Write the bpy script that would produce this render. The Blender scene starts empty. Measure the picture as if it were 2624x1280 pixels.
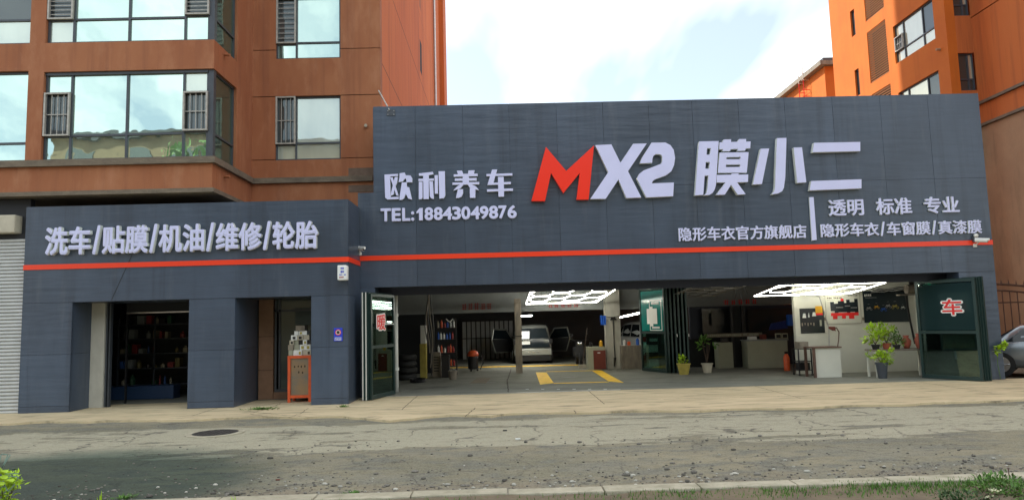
import bpy, bmesh, math, random
from mathutils import Vector, Matrix
random.seed(7)
S = bpy.context.scene
C = S.collection
rad = math.radians

# ------------------------------------------------------------------ camera
F_PX, W_PX, H_PX = 1800.0, 2624.0, 1280.0
YAW, PITCH, ROLL, CAM_H = rad(0.86), rad(5.71), rad(1.55), 1.86
fwd = Vector((math.sin(YAW) * math.cos(PITCH), math.cos(YAW) * math.cos(PITCH), math.sin(PITCH)))
r0 = Vector((math.cos(YAW), -math.sin(YAW), 0)); u0 = r0.cross(fwd)
rc = r0 * math.cos(ROLL) - u0 * math.sin(ROLL)
uc = r0 * math.sin(ROLL) + u0 * math.cos(ROLL)
CAM = Vector((0, 0, CAM_H))
cd = bpy.data.cameras.new('camera'); cam = bpy.data.objects.new('camera', cd); C.objects.link(cam)
m = Matrix((rc, uc, -fwd)).transposed().to_4x4(); m.translation = CAM
cam.matrix_world = m
cd.sensor_width = 36; cd.lens = F_PX / W_PX * 36; cd.clip_end = 3000; cd.clip_start = 0.05
S.camera = cam

# ------------------------------------------------------------------ world, sun, exposure
SUN_EL, SUN_AZ = rad(44), rad(-58)        # azimuth measured from +Y towards +X
w = bpy.data.worlds.new('World'); S.world = w; w.use_nodes = True
nt = w.node_tree; N = nt.nodes; L = nt.links
for n in list(N): N.remove(n)
out = N.new('ShaderNodeOutputWorld'); bg = N.new('ShaderNodeBackground')
sky = N.new('ShaderNodeTexSky'); sky.sky_type = 'NISHITA'; sky.sun_disc = False
sky.sun_elevation = SUN_EL; sky.sun_rotation = SUN_AZ; sky.altitude = 200; sky.air_density = 1.0; sky.dust_density = 1.0
tc = N.new('ShaderNodeTexCoord'); sep = N.new('ShaderNodeSeparateXYZ'); L.new(tc.outputs['Generated'], sep.inputs[0])
mx = N.new('ShaderNodeMath'); mx.operation = 'MAXIMUM'; L.new(sep.outputs['Z'], mx.inputs[0]); mx.inputs[1].default_value = 0.0
ad = N.new('ShaderNodeMath'); ad.operation = 'ADD'; L.new(mx.outputs[0], ad.inputs[0]); ad.inputs[1].default_value = 0.12
dx = N.new('ShaderNodeMath'); dx.operation = 'DIVIDE'; L.new(sep.outputs['X'], dx.inputs[0]); L.new(ad.outputs[0], dx.inputs[1])
dy = N.new('ShaderNodeMath'); dy.operation = 'DIVIDE'; L.new(sep.outputs['Y'], dy.inputs[0]); L.new(ad.outputs[0], dy.inputs[1])
cb = N.new('ShaderNodeCombineXYZ'); L.new(dx.outputs[0], cb.inputs[0]); L.new(dy.outputs[0], cb.inputs[1])
mp = N.new('ShaderNodeMapping'); mp.inputs['Rotation'].default_value = (0, 0, rad(-62)); mp.inputs['Scale'].default_value = (1.5, 0.42, 1)
mp.inputs['Location'].default_value = (1.42, 0.2, 0)
L.new(cb.outputs[0], mp.inputs[0])
nz = N.new('ShaderNodeTexNoise'); nz.inputs['Scale'].default_value = 0.9; nz.inputs['Detail'].default_value = 5; nz.inputs['Roughness'].default_value = 0.5
L.new(mp.outputs[0], nz.inputs['Vector'])
rp = N.new('ShaderNodeValToRGB'); rp.color_ramp.elements[0].position = 0.41; rp.color_ramp.elements[1].position = 0.58
rp.color_ramp.elements[0].color = (.25, .25, .25, 1)
L.new(nz.outputs['Fac'], rp.inputs[0])
mix = N.new('ShaderNodeMixRGB'); L.new(rp.outputs[0], mix.inputs[0]); L.new(sky.outputs[0], mix.inputs[1])
mix.inputs[2].default_value = (8.6, 9.1, 9.2, 1)
L.new(mix.outputs[0], bg.inputs[0]); bg.inputs[1].default_value = 0.10
L.new(bg.outputs[0], out.inputs[0])
sd = bpy.data.lights.new('sun', 'SUN'); sd.energy = 3.1; sd.angle = rad(0.6); sd.color = (1, 0.93, 0.82)
so = bpy.data.objects.new('sun', sd); C.objects.link(so)
sdir = Vector((math.sin(SUN_AZ) * math.cos(SUN_EL), math.cos(SUN_AZ) * math.cos(SUN_EL), math.sin(SUN_EL)))
so.rotation_euler = sdir.to_track_quat('Z', 'Y').to_euler(); so.location = (0, 0, 60)
S.view_settings.view_transform = 'Standard'; S.view_settings.look = 'None'
S.view_settings.gamma = 1; S.view_settings.use_curve_mapping = False
S.view_settings.exposure = 1.12
S.render.engine = 'CYCLES'
try:
    S.cycles.use_denoising = True
    S.cycles.max_bounces = 6; S.cycles.diffuse_bounces = 3; S.cycles.glossy_bounces = 3; S.cycles.transmission_bounces = 4
    S.cycles.sample_clamp_indirect = 6
except Exception:
    pass

# ------------------------------------------------------------------ measuring helpers (photo pixel -> point of a real plane)
def ray(px, py):
    return fwd + rc * ((px - W_PX / 2) / F_PX) + uc * ((H_PX / 2 - py) / F_PX)
def P(px, py, Y):
    d = ray(px, py); return CAM + d * (Y / d.y)
def PX(px, py, X):
    d = ray(px, py); return CAM + d * (X / d.x)
def G(px, py, z=0.0):
    d = ray(px, py); return CAM + d * ((z - CAM_H) / d.z)
def R(x0, y0, x1, y1, Y):
    xm, ym = (x0 + x1) / 2, (y0 + y1) / 2
    return P(x0, ym, Y).x, P(x1, ym, Y).x, P(xm, y1, Y).z, P(xm, y0, Y).z

# ------------------------------------------------------------------ mesh helpers
class MB:
    def __init__(s): s.v = []; s.f = []
    def add(s, vs, fs):
        n = len(s.v); s.v += [Vector(a) for a in vs]; s.f += [[i + n for i in f] for f in fs]; return s
    def hexa(s, p):
        return s.add(p, [(0, 3, 2, 1), (4, 5, 6, 7), (0, 1, 5, 4), (1, 2, 6, 5), (2, 3, 7, 6), (3, 0, 4, 7)])
    def box(s, x0, x1, y0, y1, z0, z1):
        return s.hexa([(x0, y0, z0), (x1, y0, z0), (x1, y1, z0), (x0, y1, z0), (x0, y0, z1), (x1, y0, z1), (x1, y1, z1), (x0, y1, z1)])
    def fbox(s, F, a0, a1, v0, v1, w0, w1):
        # F = (origin, U, Nrm): a along U, v up, w outwards along Nrm
        o, U, Nn = F
        q = lambda a, v, w_: o + U * a + Nn * w_ + Vector((0, 0, v))
        return s.hexa([q(a0, v0, w1), q(a1, v0, w1), q(a1, v0, w0), q(a0, v0, w0), q(a0, v1, w1), q(a1, v1, w1), q(a1, v1, w0), q(a0, v1, w0)])
    def quad(s, a, b, c, d): return s.add([a, b, c, d], [(0, 1, 2, 3)])
    def prism(s, pts, y0, y1):
        # pts: list of (x, z) in a plane y = const
        n = len(pts)
        return s.add([(p[0], y0, p[1]) for p in pts] + [(p[0], y1, p[1]) for p in pts],
                     [list(range(n)), list(range(2 * n - 1, n - 1, -1))] + [(i, i + n, (i + 1) % n + n, (i + 1) % n) for i in range(n)])
    def prismz(s, pts, z0, z1):
        n = len(pts)
        return s.add([(p[0], p[1], z0) for p in pts] + [(p[0], p[1], z1) for p in pts],
                     [list(range(n - 1, -1, -1)), list(range(n, 2 * n))] + [(i, (i + 1) % n, (i + 1) % n + n, i + n) for i in range(n)])
    def prismx(s, pts, x0, x1):
        n = len(pts)
        return s.add([(x0, p[0], p[1]) for p in pts] + [(x1, p[0], p[1]) for p in pts],
                     [list(range(n)), list(range(2 * n - 1, n - 1, -1))] + [(i, i + n, (i + 1) % n + n, (i + 1) % n) for i in range(n)])
    def cyl(s, p, q, r, n=10, r2=None):
        p, q = Vector(p), Vector(q); r2 = r if r2 is None else r2
        d = (q - p).normalized(); a = d.orthogonal().normalized(); b = d.cross(a)
        vs = [p + (a * math.cos(t) + b * math.sin(t)) * r for t in [2 * math.pi * i / n for i in range(n)]]
        vs += [q + (a * math.cos(t) + b * math.sin(t)) * r2 for t in [2 * math.pi * i / n for i in range(n)]]
        return s.add(vs, [list(range(n - 1, -1, -1)), list(range(n, 2 * n))] + [(i, (i + 1) % n, (i + 1) % n + n, i + n) for i in range(n)])
    def tube(s, pts, r, n=6):
        for a, b in zip(pts, pts[1:]): s.cyl(a, b, r, n)
        return s
    def lathe(s, c, prof, n=14):
        # prof: list of (radius, z)
        c = Vector(c); k = len(prof); vs = []
        for r, z in prof: vs += [c + Vector((r * math.cos(2 * math.pi * i / n), r * math.sin(2 * math.pi * i / n), z)) for i in range(n)]
        fs = [(j * n + i, j * n + (i + 1) % n, (j + 1) * n + (i + 1) % n, (j + 1) * n + i) for j in range(k - 1) for i in range(n)]
        fs += [list(range(n - 1, -1, -1)), list(range((k - 1) * n, k * n))]
        return s.add(vs, fs)
    def ball(s, c, r, n=10, sq=(1, 1, 1)):
        c = Vector(c); rings = 6; vs = []; fs = []
        for j in range(1, rings):
            t = math.pi * j / rings
            for i in range(n):
                a = 2 * math.pi * i / n
                vs.append(c + Vector((r * sq[0] * math.sin(t) * math.cos(a), r * sq[1] * math.sin(t) * math.sin(a), r * sq[2] * math.cos(t))))
        for j in range(rings - 2):
            for i in range(n): fs.append((j * n + i, (j + 1) * n + i, (j + 1) * n + (i + 1) % n, j * n + (i + 1) % n))
        fs += [list(range(n)), list(range((rings - 2) * n + n - 1, (rings - 2) * n - 1, -1))]
        return s.add(vs, fs)
    def leaf(s, p, d, size, width=0.45):
        d = Vector(d).normalized(); a = d.cross(Vector((random.uniform(-.5, .5), random.uniform(-.5, .5), 1)))
        a = a.normalized() if a.length > 1e-3 else Vector((1, 0, 0)); nrm = a.cross(d)
        p = Vector(p); m_ = p + d * size * .5 + nrm * size * .08; e = p + d * size
        return s.add([p, m_ + a * size * width * .5, e, m_ - a * size * width * .5], [(0, 1, 2), (0, 2, 3)])
    def foliage(s, c, rx, ry, rz, n, size, width=0.5, up=0.25):
        c = Vector(c)
        cl = [Vector((random.gauss(0, .45), random.gauss(0, .45), random.gauss(0, .45))) for _ in range(max(3, n // 14))]
        for _ in range(n):
            k = random.choice(cl) + Vector((random.gauss(0, .16), random.gauss(0, .16), random.gauss(0, .16)))
            if k.length > 1.15: k = k.normalized() * random.uniform(.8, 1.1)
            p = c + Vector((k.x * rx, k.y * ry, k.z * rz))
            d = k * .8 + Vector((random.uniform(-1, 1), random.uniform(-1, 1), random.uniform(-.8, 1) + up))
            s.leaf(p, d, size * random.uniform(.6, 1.3), width)
        return s
    def build(s, name, mat, parent=None, loc=None, smooth=False, bevel=0):
        o_ = Vector(loc) if loc is not None else (WL[parent.name] if parent else Vector((0, 0, 0)))
        me = bpy.data.meshes.new(name)
        me.from_pydata([tuple(a - o_) for a in s.v], [], s.f)
        me.materials.append(mat)
        if bevel:
            bm = bmesh.new(); bm.from_mesh(me)
            bmesh.ops.bevel(bm, geom=[e for e in bm.edges if e.is_manifold and e.calc_face_angle(0) > .6], offset=bevel, segments=2, affect='EDGES', profile=.6)
            bm.to_mesh(me); bm.free()
        if smooth:
            for p in me.polygons: p.use_smooth = True
        me.update()
        ob = bpy.data.objects.new(name, me); C.objects.link(ob)
        if parent: ob.parent = parent; WL[ob.name] = o_; ob.location = o_ - WL[parent.name]
        else: ob.location = o_; WL[ob.name] = o_
        return ob
WL = {}
ORD = ['first', 'second', 'third', 'fourth', 'fifth', 'sixth', 'seventh', 'eighth', 'ninth', 'tenth', 'eleventh', 'twelfth', 'thirteenth', 'fourteenth', 'fifteenth']
COLN = {'white paint': 'white', 'blue plastic': 'blue', 'dull yellow paint': 'yellow', 'dim red letters': 'red', 'green leaves': 'green', 'steel': 'grey', 'beige paint': 'beige', 'white paper': 'white', 'black plastic': 'black', 'cream green counter': 'cream', 'worn post paint': 'grey brown', 'orange red enamel': 'orange'}
def thing(name, label, cat, loc, group=None):
    o = bpy.data.objects.new(name, None); C.objects.link(o); o.empty_display_size = .2
    o.location = Vector(loc); WL[o.name] = Vector(loc)
    o['label'] = label; o['category'] = cat
    if group: o['group'] = group
    return o
def tag(o, label, cat, group=None):
    o['label'] = label; o['category'] = cat
    if group: o['group'] = group
    return o
def struct(o): o['kind'] = 'structure'; return o
def stuff(o, label=None, cat=None):
    o['kind'] = 'stuff'
    if label: o['label'] = label; o['category'] = cat
    return o
def basemid(x0, x1, y0, y1, z=0): return Vector(((x0 + x1) / 2, (y0 + y1) / 2, z))

def loops_mesh(loops, Yf, depth, extra=0.0):
    """outline loops given as photo pixels on the front plane y = Yf (first outer, others holes) -> verts/faces of a solid"""
    cu = bpy.data.curves.new('t', 'CURVE'); cu.dimensions = '2D'; cu.fill_mode = 'BOTH'
    for lp in loops:
        sp = cu.splines.new('POLY'); sp.points.add(len(lp) - 1)
        for k, (a, b) in enumerate(lp):
            q = P(a, b, Yf); sp.points[k].co = (q.x, q.z, 0, 1)
        sp.use_cyclic_u = True
    cu.extrude = depth / 2
    return curve_to(cu, lambda v: Vector((v.x, Yf + depth / 2 - v.z, v.y)))
def curve_to(cu, fn):
    ob = bpy.data.objects.new('t', cu); C.objects.link(ob)
    dg = bpy.context.evaluated_depsgraph_get(); dg.update()
    me = bpy.data.meshes.new_from_object(ob.evaluated_get(dg))
    mb = MB(); mb.v = [fn(v.co) for v in me.vertices]; mb.f = [list(p.vertices)[::-1] for p in me.polygons]
    bpy.data.objects.remove(ob); bpy.data.curves.remove(cu); bpy.data.meshes.remove(me)
    return mb
def glyph(ch, bold=0.02, depth=0.1, shear=0.0):
    """one character as (mesh builder in unit space x, y(front to back), z)"""
    cu = bpy.data.curves.new('g', 'FONT'); cu.body = ch; cu.size = 1; cu.extrude = depth / 2
    cu.resolution_u = 3; cu.shear = shear; cu.fill_mode = 'BOTH'
    g0 = curve_to(cu, lambda v: Vector((v.x, -v.z, v.y)))
    if bold < .004: return g0
    # heavier stroke: the same outline stepped round a small circle, each copy a hair deeper than the last
    out_ = MB(); nb = 8
    for k in range(nb):
        dx_, dz_ = bold * math.cos(2 * math.pi * k / nb + .39), bold * math.sin(2 * math.pi * k / nb + .39)
        out_.add([Vector((p.x + dx_, (p.y if p.y > 0 else p.y + .0018 * k * 10 * depth), p.z + dz_)) for p in g0.v], g0.f)
    return out_
def bounds(v): return min(a.x for a in v), max(a.x for a in v), min(a.z for a in v), max(a.z for a in v)
def fit(mb, x0, x1, z0, z1, Yf, depth):
    a0, a1, b0, b1 = bounds(mb.v); ys = [p.y for p in mb.v]; y0, y1 = min(ys), max(ys)
    mb.v = [Vector((x0 + (p.x - a0) / (a1 - a0) * (x1 - x0), Yf + ((p.y - y0) / (y1 - y0) if y1 > y0 else 0) * depth, z0 + (p.z - b0) / (b1 - b0) * (z1 - z0))) for p in mb.v]
    return mb
def text_line(parent, text, x0, x1, z0, z1, Yf, depth, mat, bold=0.02, slash=0.42, space=0.45, name='letter', shear=0.0):
    """lays out full-width characters on one line and fits them to a rectangle of the wall"""
    gl = []; x = 0
    for ch in text:
        if ch == ' ': x += space; continue
        g = glyph(ch, bold, 0.1, shear)
        a0, a1, b0, b1 = bounds(g.v)
        adv = slash if ch == '/' else (1.0 if ord(ch) > 255 else (a1 - a0) + .1)
        cx = x + adv / 2 - (a0 + a1) / 2
        if ch == '/':
            for p in g.v: p.z = -.12 + (p.z - b0) / (b1 - b0) * 1.02
        for p in g.v: p.x += cx
        gl.append(g); x += adv
    X0 = min(bounds(g.v)[0] for g in gl); X1 = max(bounds(g.v)[1] for g in gl)
    Z0 = min(bounds(g.v)[2] for g in gl); Z1 = max(bounds(g.v)[3] for g in gl)
    for g in gl:
        for p in g.v:
            p.x = x0 + (p.x - X0) / (X1 - X0) * (x1 - x0); p.z = z0 + (p.z - Z0) / (Z1 - Z0) * (z1 - z0)
            p.y = Yf + (p.y + .05) / .1 * depth
        g.build(name, mat, parent)

# ------------------------------------------------------------------ materials
def mat(name, col, rough=.6, metal=0., var=.0, vscale=2., stretch=(1, 1, 1), bump=0., bscale=30., bstretch=(1, 1, 1), spec=.5, col2=None, emit=0., island=0., trans=0., objvar=0., coat=0., detail=4):
    m_ = bpy.data.materials.new(name); m_.use_nodes = True
    t = m_.node_tree; n = t.nodes; l = t.links; b = n['Principled BSDF']
    b.inputs['Roughness'].default_value = rough; b.inputs['Metallic'].default_value = metal
    b.inputs['Specular IOR Level'].default_value = spec
    if coat: b.inputs['Coat Weight'].default_value = coat; b.inputs['Coat Roughness'].default_value = .08
    if trans: b.inputs['Transmission Weight'].default_value = trans
    c4 = (*col, 1); src = None
    b.inputs['Base Color'].default_value = c4
    geo = n.new('ShaderNodeNewGeometry')
    if var or col2:
        mpn = n.new('ShaderNodeMapping'); mpn.inputs['Scale'].default_value = stretch; l.new(geo.outputs['Position'], mpn.inputs[0])
        nn = n.new('ShaderNodeTexNoise'); nn.inputs['Scale'].default_value = vscale; nn.inputs['Detail'].default_value = detail; nn.inputs['Roughness'].default_value = .62
        l.new(mpn.outputs[0], nn.inputs['Vector'])
        mr = n.new('ShaderNodeMapRange'); mr.inputs[1].default_value = .3; mr.inputs[2].default_value = .7; l.new(nn.outputs['Fac'], mr.inputs[0])
        mxn = n.new('ShaderNodeMixRGB'); l.new(mr.outputs[0], mxn.inputs[0])
        c2 = col2 if col2 else tuple(min(1, c * (1 + var)) for c in col); c1 = col if col2 else tuple(c * (1 - var) for c in col)
        mxn.inputs[1].default_value = (*c1, 1); mxn.inputs[2].default_value = (*c2, 1); src = mxn.outputs[0]
    if island or objvar:
        hs = n.new('ShaderNodeHueSaturation'); mr2 = n.new('ShaderNodeMapRange'); amt = island or objvar
        if island: l.new(geo.outputs['Random Per Island'], mr2.inputs[0])
        else:
            oi = n.new('ShaderNodeObjectInfo'); l.new(oi.outputs['Random'], mr2.inputs[0])
        mr2.inputs[3].default_value = 1 - amt; mr2.inputs[4].default_value = 1 + amt; l.new(mr2.outputs[0], hs.inputs['Value'])
        if src: l.new(src, hs.inputs['Color'])
        else: hs.inputs['Color'].default_value = c4
        src = hs.outputs[0]
    if src: l.new(src, b.inputs['Base Color'])
    if emit:
        b.inputs['Emission Color'].default_value = c4; b.inputs['Emission Strength'].default_value = emit
    if bump:
        mp2 = n.new('ShaderNodeMapping'); mp2.inputs['Scale'].default_value = bstretch; l.new(geo.outputs['Position'], mp2.inputs[0])
        n2 = n.new('ShaderNodeTexNoise'); n2.inputs['Scale'].default_value = bscale; n2.inputs['Detail'].default_value = 4; l.new(mp2.outputs[0], n2.inputs['Vector'])
        bp = n.new('ShaderNodeBump'); bp.inputs['Strength'].default_value = bump; bp.inputs['Distance'].default_value = .02
        l.new(n2.outputs['Fac'], bp.inputs['Height']); l.new(bp.outputs[0], b.inputs['Normal'])
    return m_
M = {}
M['clad'] = mat('slate grey composite panel', (.058, .080, .118), rough=.30, var=.20, vscale=.8, stretch=(1, 1, .5), bump=.5, bscale=1.3, bstretch=(.6, 1, 5), objvar=.08)
M['clad_dark'] = mat('shadow joint', (.02, .022, .027), rough=.7)
M['stripe'] = mat('red orange acrylic', (.90, .050, .012), rough=.35)
M['letter'] = mat('lavender white acrylic', (.66, .68, .97), rough=.3, var=.03)
M['letter_red'] = mat('red acrylic', (.95, .03, .008), rough=.3)
M['stucco'] = mat('terracotta stucco', (.31, .106, .045), rough=.85, col2=(.39, .155, .070), vscale=.7, stretch=(1, 1, .6), bump=.35, bscale=60)
M['stucco_side'] = mat('terracotta side stucco', (.50, .125, .030), rough=.85, col2=(.58, .17, .040), vscale=.5, stretch=(1, 1, .25), bump=.3, bscale=50)
M['stucco_orange'] = mat('orange stucco', (.54, .13, .012), rough=.85, col2=(.62, .165, .016), vscale=.6, bump=.3, bscale=40)
M['louvre'] = mat('brown louvre', (.30, .13, .05), rough=.7)
M['header'] = mat('navy header board', (.018, .024, .045), rough=.6)
M['groove'] = mat('groove', (.16, .06, .03), rough=.9)
M['ledge'] = mat('weathered ledge cement', (.13, .105, .08), rough=.9, col2=(.22, .18, .13), vscale=3, stretch=(1, 1, 3), bump=.5, bscale=20)
M['patch'] = mat('bare cement patch', (.17, .12, .09), rough=.9, var=.2, vscale=5)
M['tan'] = mat('bare tan render', (.36, .22, .13), rough=.9, col2=(.46, .29, .17), vscale=.8, bump=.4, bscale=30)
M['frame'] = mat('dark window aluminium', (.065, .075, .09), rough=.45, metal=.2, var=.1, vscale=5)
M['grille'] = mat('galvanised grille', (.42, .40, .36), rough=.5, metal=.3, var=.2, vscale=12)
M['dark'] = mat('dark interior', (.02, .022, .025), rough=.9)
M['white'] = mat('white paint', (.72, .73, .68), rough=.6, var=.06, vscale=3)
M['shutter'] = mat('white grey shutter', (.52, .53, .52), rough=.5, var=.08, vscale=4, metal=.1)
M['beige'] = mat('beige paint', (.50, .46, .36), rough=.6, var=.1, vscale=4)
M['black'] = mat('black plastic', (.015, .015, .017), rough=.4)
M['rubber'] = mat('rubber', (.018, .018, .018), rough=.8)
M['steel'] = mat('steel', (.45, .45, .45), rough=.35, metal=.8, var=.15, vscale=8)
M['steel_dirty'] = mat('dirty stainless sheet', (.40, .26, .14), rough=.4, metal=.55, col2=(.22, .22, .20), vscale=2.2, stretch=(1, 1, 1.3), bump=.1, bscale=10)
M['orange'] = mat('orange red enamel', (.72, .11, .03), rough=.45, var=.15, vscale=6)
M['soot'] = mat('burnt mark', (.05, .035, .02), rough=.8)
M['stone'] = mat('tan stone slab', (.20, .115, .07), rough=.75, col2=(.27, .16, .10), vscale=3, bump=.2, bscale=30)
M['red'] = mat('red print', (.75, .02, .02), rough=.5)
M['redsign'] = mat('dim red letters', (.35, .03, .03), rough=.5)
M['paper'] = mat('white paper', (.8, .82, .8), rough=.7)
M['blue'] = mat('blue plastic', (.02, .12, .55), rough=.4)
M['bluesign'] = mat('blue sign print', (.03, .06, .55), rough=.4)
M['teal'] = mat('teal tarpaulin', (.015, .20, .18), rough=.15)
M['film_grey'] = mat('grey green film', (.014, .032, .034), rough=.05)
M['yellow'] = mat('yellow floor paint', (.88, .52, .01), rough=.6, var=.2, vscale=8)
M['yellow_dull'] = mat('dull yellow paint', (.40, .33, .07), rough=.6, var=.2, vscale=8)
M['lamp'] = mat('lit white tube', (1, .98, .86), emit=8.5)
M['lamp_soft'] = mat('lit ceiling panel', (1, .98, .9), emit=14.)
M['tube_off'] = mat('unlit tube', (.35, .33, .30), rough=.4)
M['car_silver'] = mat('silver beige car paint', (.40, .41, .37), rough=.25, metal=.4, coat=.5)
M['car_grey'] = mat('grey car paint', (.20, .23, .26), rough=.22, metal=.5, coat=.6)
M['car_white'] = mat('white car paint', (.68, .70, .68), rough=.25, coat=.5)
M['car_glass'] = mat('dark car glass', (.012, .018, .022), rough=.06)
M['chrome'] = mat('chrome trim', (.75, .77, .78), rough=.15, metal=.9)
M['tail'] = mat('tail lamp', (.5, .02, .02), rough=.2)
M['leaf'] = mat('green leaves', (.09, .20, .03), rough=.55, island=.5)
M['leaf_lime'] = mat('lime leaves', (.36, .55, .02), rough=.5, island=.4)
M['leaf_dark'] = mat('dark leaves', (.05, .10, .03), rough=.6, island=.5)
M['leaf_grey'] = mat('pale grey green blades', (.22, .34, .30), rough=.5, island=.2)
M['flower'] = mat('cream white petals', (.75, .75, .50), rough=.6, island=.1)
M['bark'] = mat('bark', (.10, .07, .05), rough=.9, var=.3, vscale=8)
M['terracotta'] = mat('terracotta pot', (.40, .10, .06), rough=.6, var=.15, vscale=6)
M['rust'] = mat('rust brown iron', (.12, .065, .045), rough=.7, var=.25, vscale=9)
M['doorframe'] = mat('dark green aluminium', (.020, .045, .042), rough=.35, metal=.2)
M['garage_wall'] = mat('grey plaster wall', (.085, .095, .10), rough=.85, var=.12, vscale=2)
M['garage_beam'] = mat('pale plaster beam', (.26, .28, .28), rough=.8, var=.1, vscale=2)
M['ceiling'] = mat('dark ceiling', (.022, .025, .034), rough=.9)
M['whitewall'] = mat('cream white wall', (.62, .62, .54), rough=.75, var=.04, vscale=2)
M['postgrey'] = mat('worn post paint', (.22, .19, .15), rough=.7, var=.35, vscale=6, stretch=(1, 1, .3))
M['column'] = mat('dirty white column', (.50, .49, .43), rough=.8, var=.12, vscale=4, stretch=(1, 1, .5))
M['counter'] = mat('cream green counter', (.36, .37, .28), rough=.6, var=.08, vscale=2)
M['poster_dark'] = mat('black blue poster print', (.018, .028, .035), rough=.25)
M['wood'] = mat('brown cabinet', (.16, .03, .02), rough=.5, var=.1, vscale=4)
M['stone_chip'] = mat('pale stone chips', (.42, .41, .36), rough=.9, island=.35)
M['gravel'] = mat('grey gravel chips', (.16, .15, .13), rough=.95, island=.5)
M['cast'] = mat('cast iron', (.07, .065, .06), rough=.7, metal=.4, var=.3, vscale=14, bump=.4, bscale=60)
M['kerb'] = mat('kerb concrete', (.30, .28, .20), rough=.9, col2=(.50, .46, .35), vscale=5, bump=.5, bscale=40)
M['soil'] = mat('dry soil', (.13, .10, .07), rough=.95, col2=(.20, .16, .10), vscale=3, bump=.7, bscale=25)
M['screen'] = mat('dark screen', (.02, .025, .03), rough=.15)
M['tape'] = mat('yellow label', (.75, .40, .02), rough=.5)
M['opp'] = mat('ochre opposite facade', (.27, .21, .13), rough=.9, var=.1, vscale=1)

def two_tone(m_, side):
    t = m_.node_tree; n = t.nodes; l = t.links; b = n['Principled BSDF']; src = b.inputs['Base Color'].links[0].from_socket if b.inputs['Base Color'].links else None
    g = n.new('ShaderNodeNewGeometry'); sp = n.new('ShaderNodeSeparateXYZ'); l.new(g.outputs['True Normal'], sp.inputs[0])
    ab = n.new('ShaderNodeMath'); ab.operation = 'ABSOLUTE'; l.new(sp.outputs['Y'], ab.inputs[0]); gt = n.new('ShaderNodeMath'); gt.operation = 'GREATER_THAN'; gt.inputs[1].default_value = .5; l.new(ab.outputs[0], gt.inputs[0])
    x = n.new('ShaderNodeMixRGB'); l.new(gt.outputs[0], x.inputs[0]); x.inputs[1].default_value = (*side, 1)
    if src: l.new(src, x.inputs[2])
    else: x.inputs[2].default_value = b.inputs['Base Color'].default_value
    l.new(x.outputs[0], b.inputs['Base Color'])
def streaks(m_, col, amount, sc=(3, 3, .12), lo=.52, hi=.70):
    """run-down dirt: tall narrow stains"""
    t = m_.node_tree; n = t.nodes; l = t.links; b = n['Principled BSDF']; lk = b.inputs['Base Color'].links; src = lk[0].from_socket
    g = n.new('ShaderNodeNewGeometry'); a = n.new('ShaderNodeMapping'); a.inputs['Scale'].default_value = sc; l.new(g.outputs['Position'], a.inputs[0])
    q = n.new('ShaderNodeTexNoise'); q.inputs['Scale'].default_value = 1.3; q.inputs['Detail'].default_value = 7; q.inputs['Roughness'].default_value = .65; l.new(a.outputs[0], q.inputs['Vector'])
    r_ = n.new('ShaderNodeMapRange'); r_.inputs[1].default_value = lo; r_.inputs[2].default_value = hi; r_.inputs[4].default_value = amount; l.new(q.outputs['Fac'], r_.inputs[0])
    x = n.new('ShaderNodeMixRGB'); l.new(r_.outputs[0], x.inputs[0]); l.new(src, x.inputs[1]); x.inputs[2].default_value = (*col, 1); l.new(x.outputs[0], b.inputs['Base Color'])
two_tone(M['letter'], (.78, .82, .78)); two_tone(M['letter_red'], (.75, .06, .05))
streaks(M['clad'], (.038, .050, .072), .7); streaks(M['clad'], (.115, .135, .165), .5, (2.2, 2.2, .25), .56, .74)
streaks(M['stucco'], (.23, .085, .045), .6); streaks(M['stucco'], (.50, .24, .13), .5, (1.5, 1.5, .5), .5, .7)
streaks(M['stucco_side'], (.26, .07, .025), .55, (2, 2, .1)); streaks(M['stucco_orange'], (.42, .11, .012), .5, (2, 2, .1)); streaks(M['tan'], (.24, .15, .09), .6, (2, 2, .3))
def glass(name, refl_col, body_col, amount, rough=.015, wave=.0, wscale=1.5, streak=.25):
    m_ = bpy.data.materials.new(name); m_.use_nodes = True; t = m_.node_tree; n = t.nodes; l = t.links
    b = n['Principled BSDF']; o = n['Material Output']
    b.inputs['Base Color'].default_value = (*body_col, 1); b.inputs['Roughness'].default_value = .5
    geo = n.new('ShaderNodeNewGeometry')
    nn = n.new('ShaderNodeTexNoise'); nn.inputs['Scale'].default_value = 1.1; mp_ = n.new('ShaderNodeMapping'); mp_.inputs['Scale'].default_value = (2.2, 2.2, .5)
    l.new(geo.outputs['Position'], mp_.inputs[0]); l.new(mp_.outputs[0], nn.inputs['Vector'])
    mxn = n.new('ShaderNodeMixRGB'); mxn.inputs[1].default_value = (*[c * (1 - streak) for c in body_col], 1); mxn.inputs[2].default_value = (*[min(1, c * (1 + streak)) for c in body_col], 1)
    l.new(nn.outputs['Fac'], mxn.inputs[0]); l.new(mxn.outputs[0], b.inputs['Base Color'])
    g = n.new('ShaderNodeBsdfGlossy'); g.inputs['Color'].default_value = (*refl_col, 1); g.inputs['Roughness'].default_value = rough
    ms = n.new('ShaderNodeMixShader'); ms.inputs[0].default_value = amount
    l.new(b.outputs[0], ms.inputs[1]); l.new(g.outputs[0], ms.inputs[2]); l.new(ms.outputs[0], o.inputs[0])
    if wave:
        n2 = n.new('ShaderNodeTexNoise'); n2.inputs['Scale'].default_value = wscale; n2.inputs['Detail'].default_value = 1.5; l.new(geo.outputs['Position'], n2.inputs['Vector'])
        bp = n.new('ShaderNodeBump'); bp.inputs['Strength'].default_value = wave; bp.inputs['Distance'].default_value = .05
        l.new(n2.outputs['Fac'], bp.inputs['Height']); l.new(bp.outputs[0], g.inputs['Normal'])
    return m_
M['pane'] = glass('coated window glass', (.74, .93, .82), (.20, .28, .23), .72, wave=.10)
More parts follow.
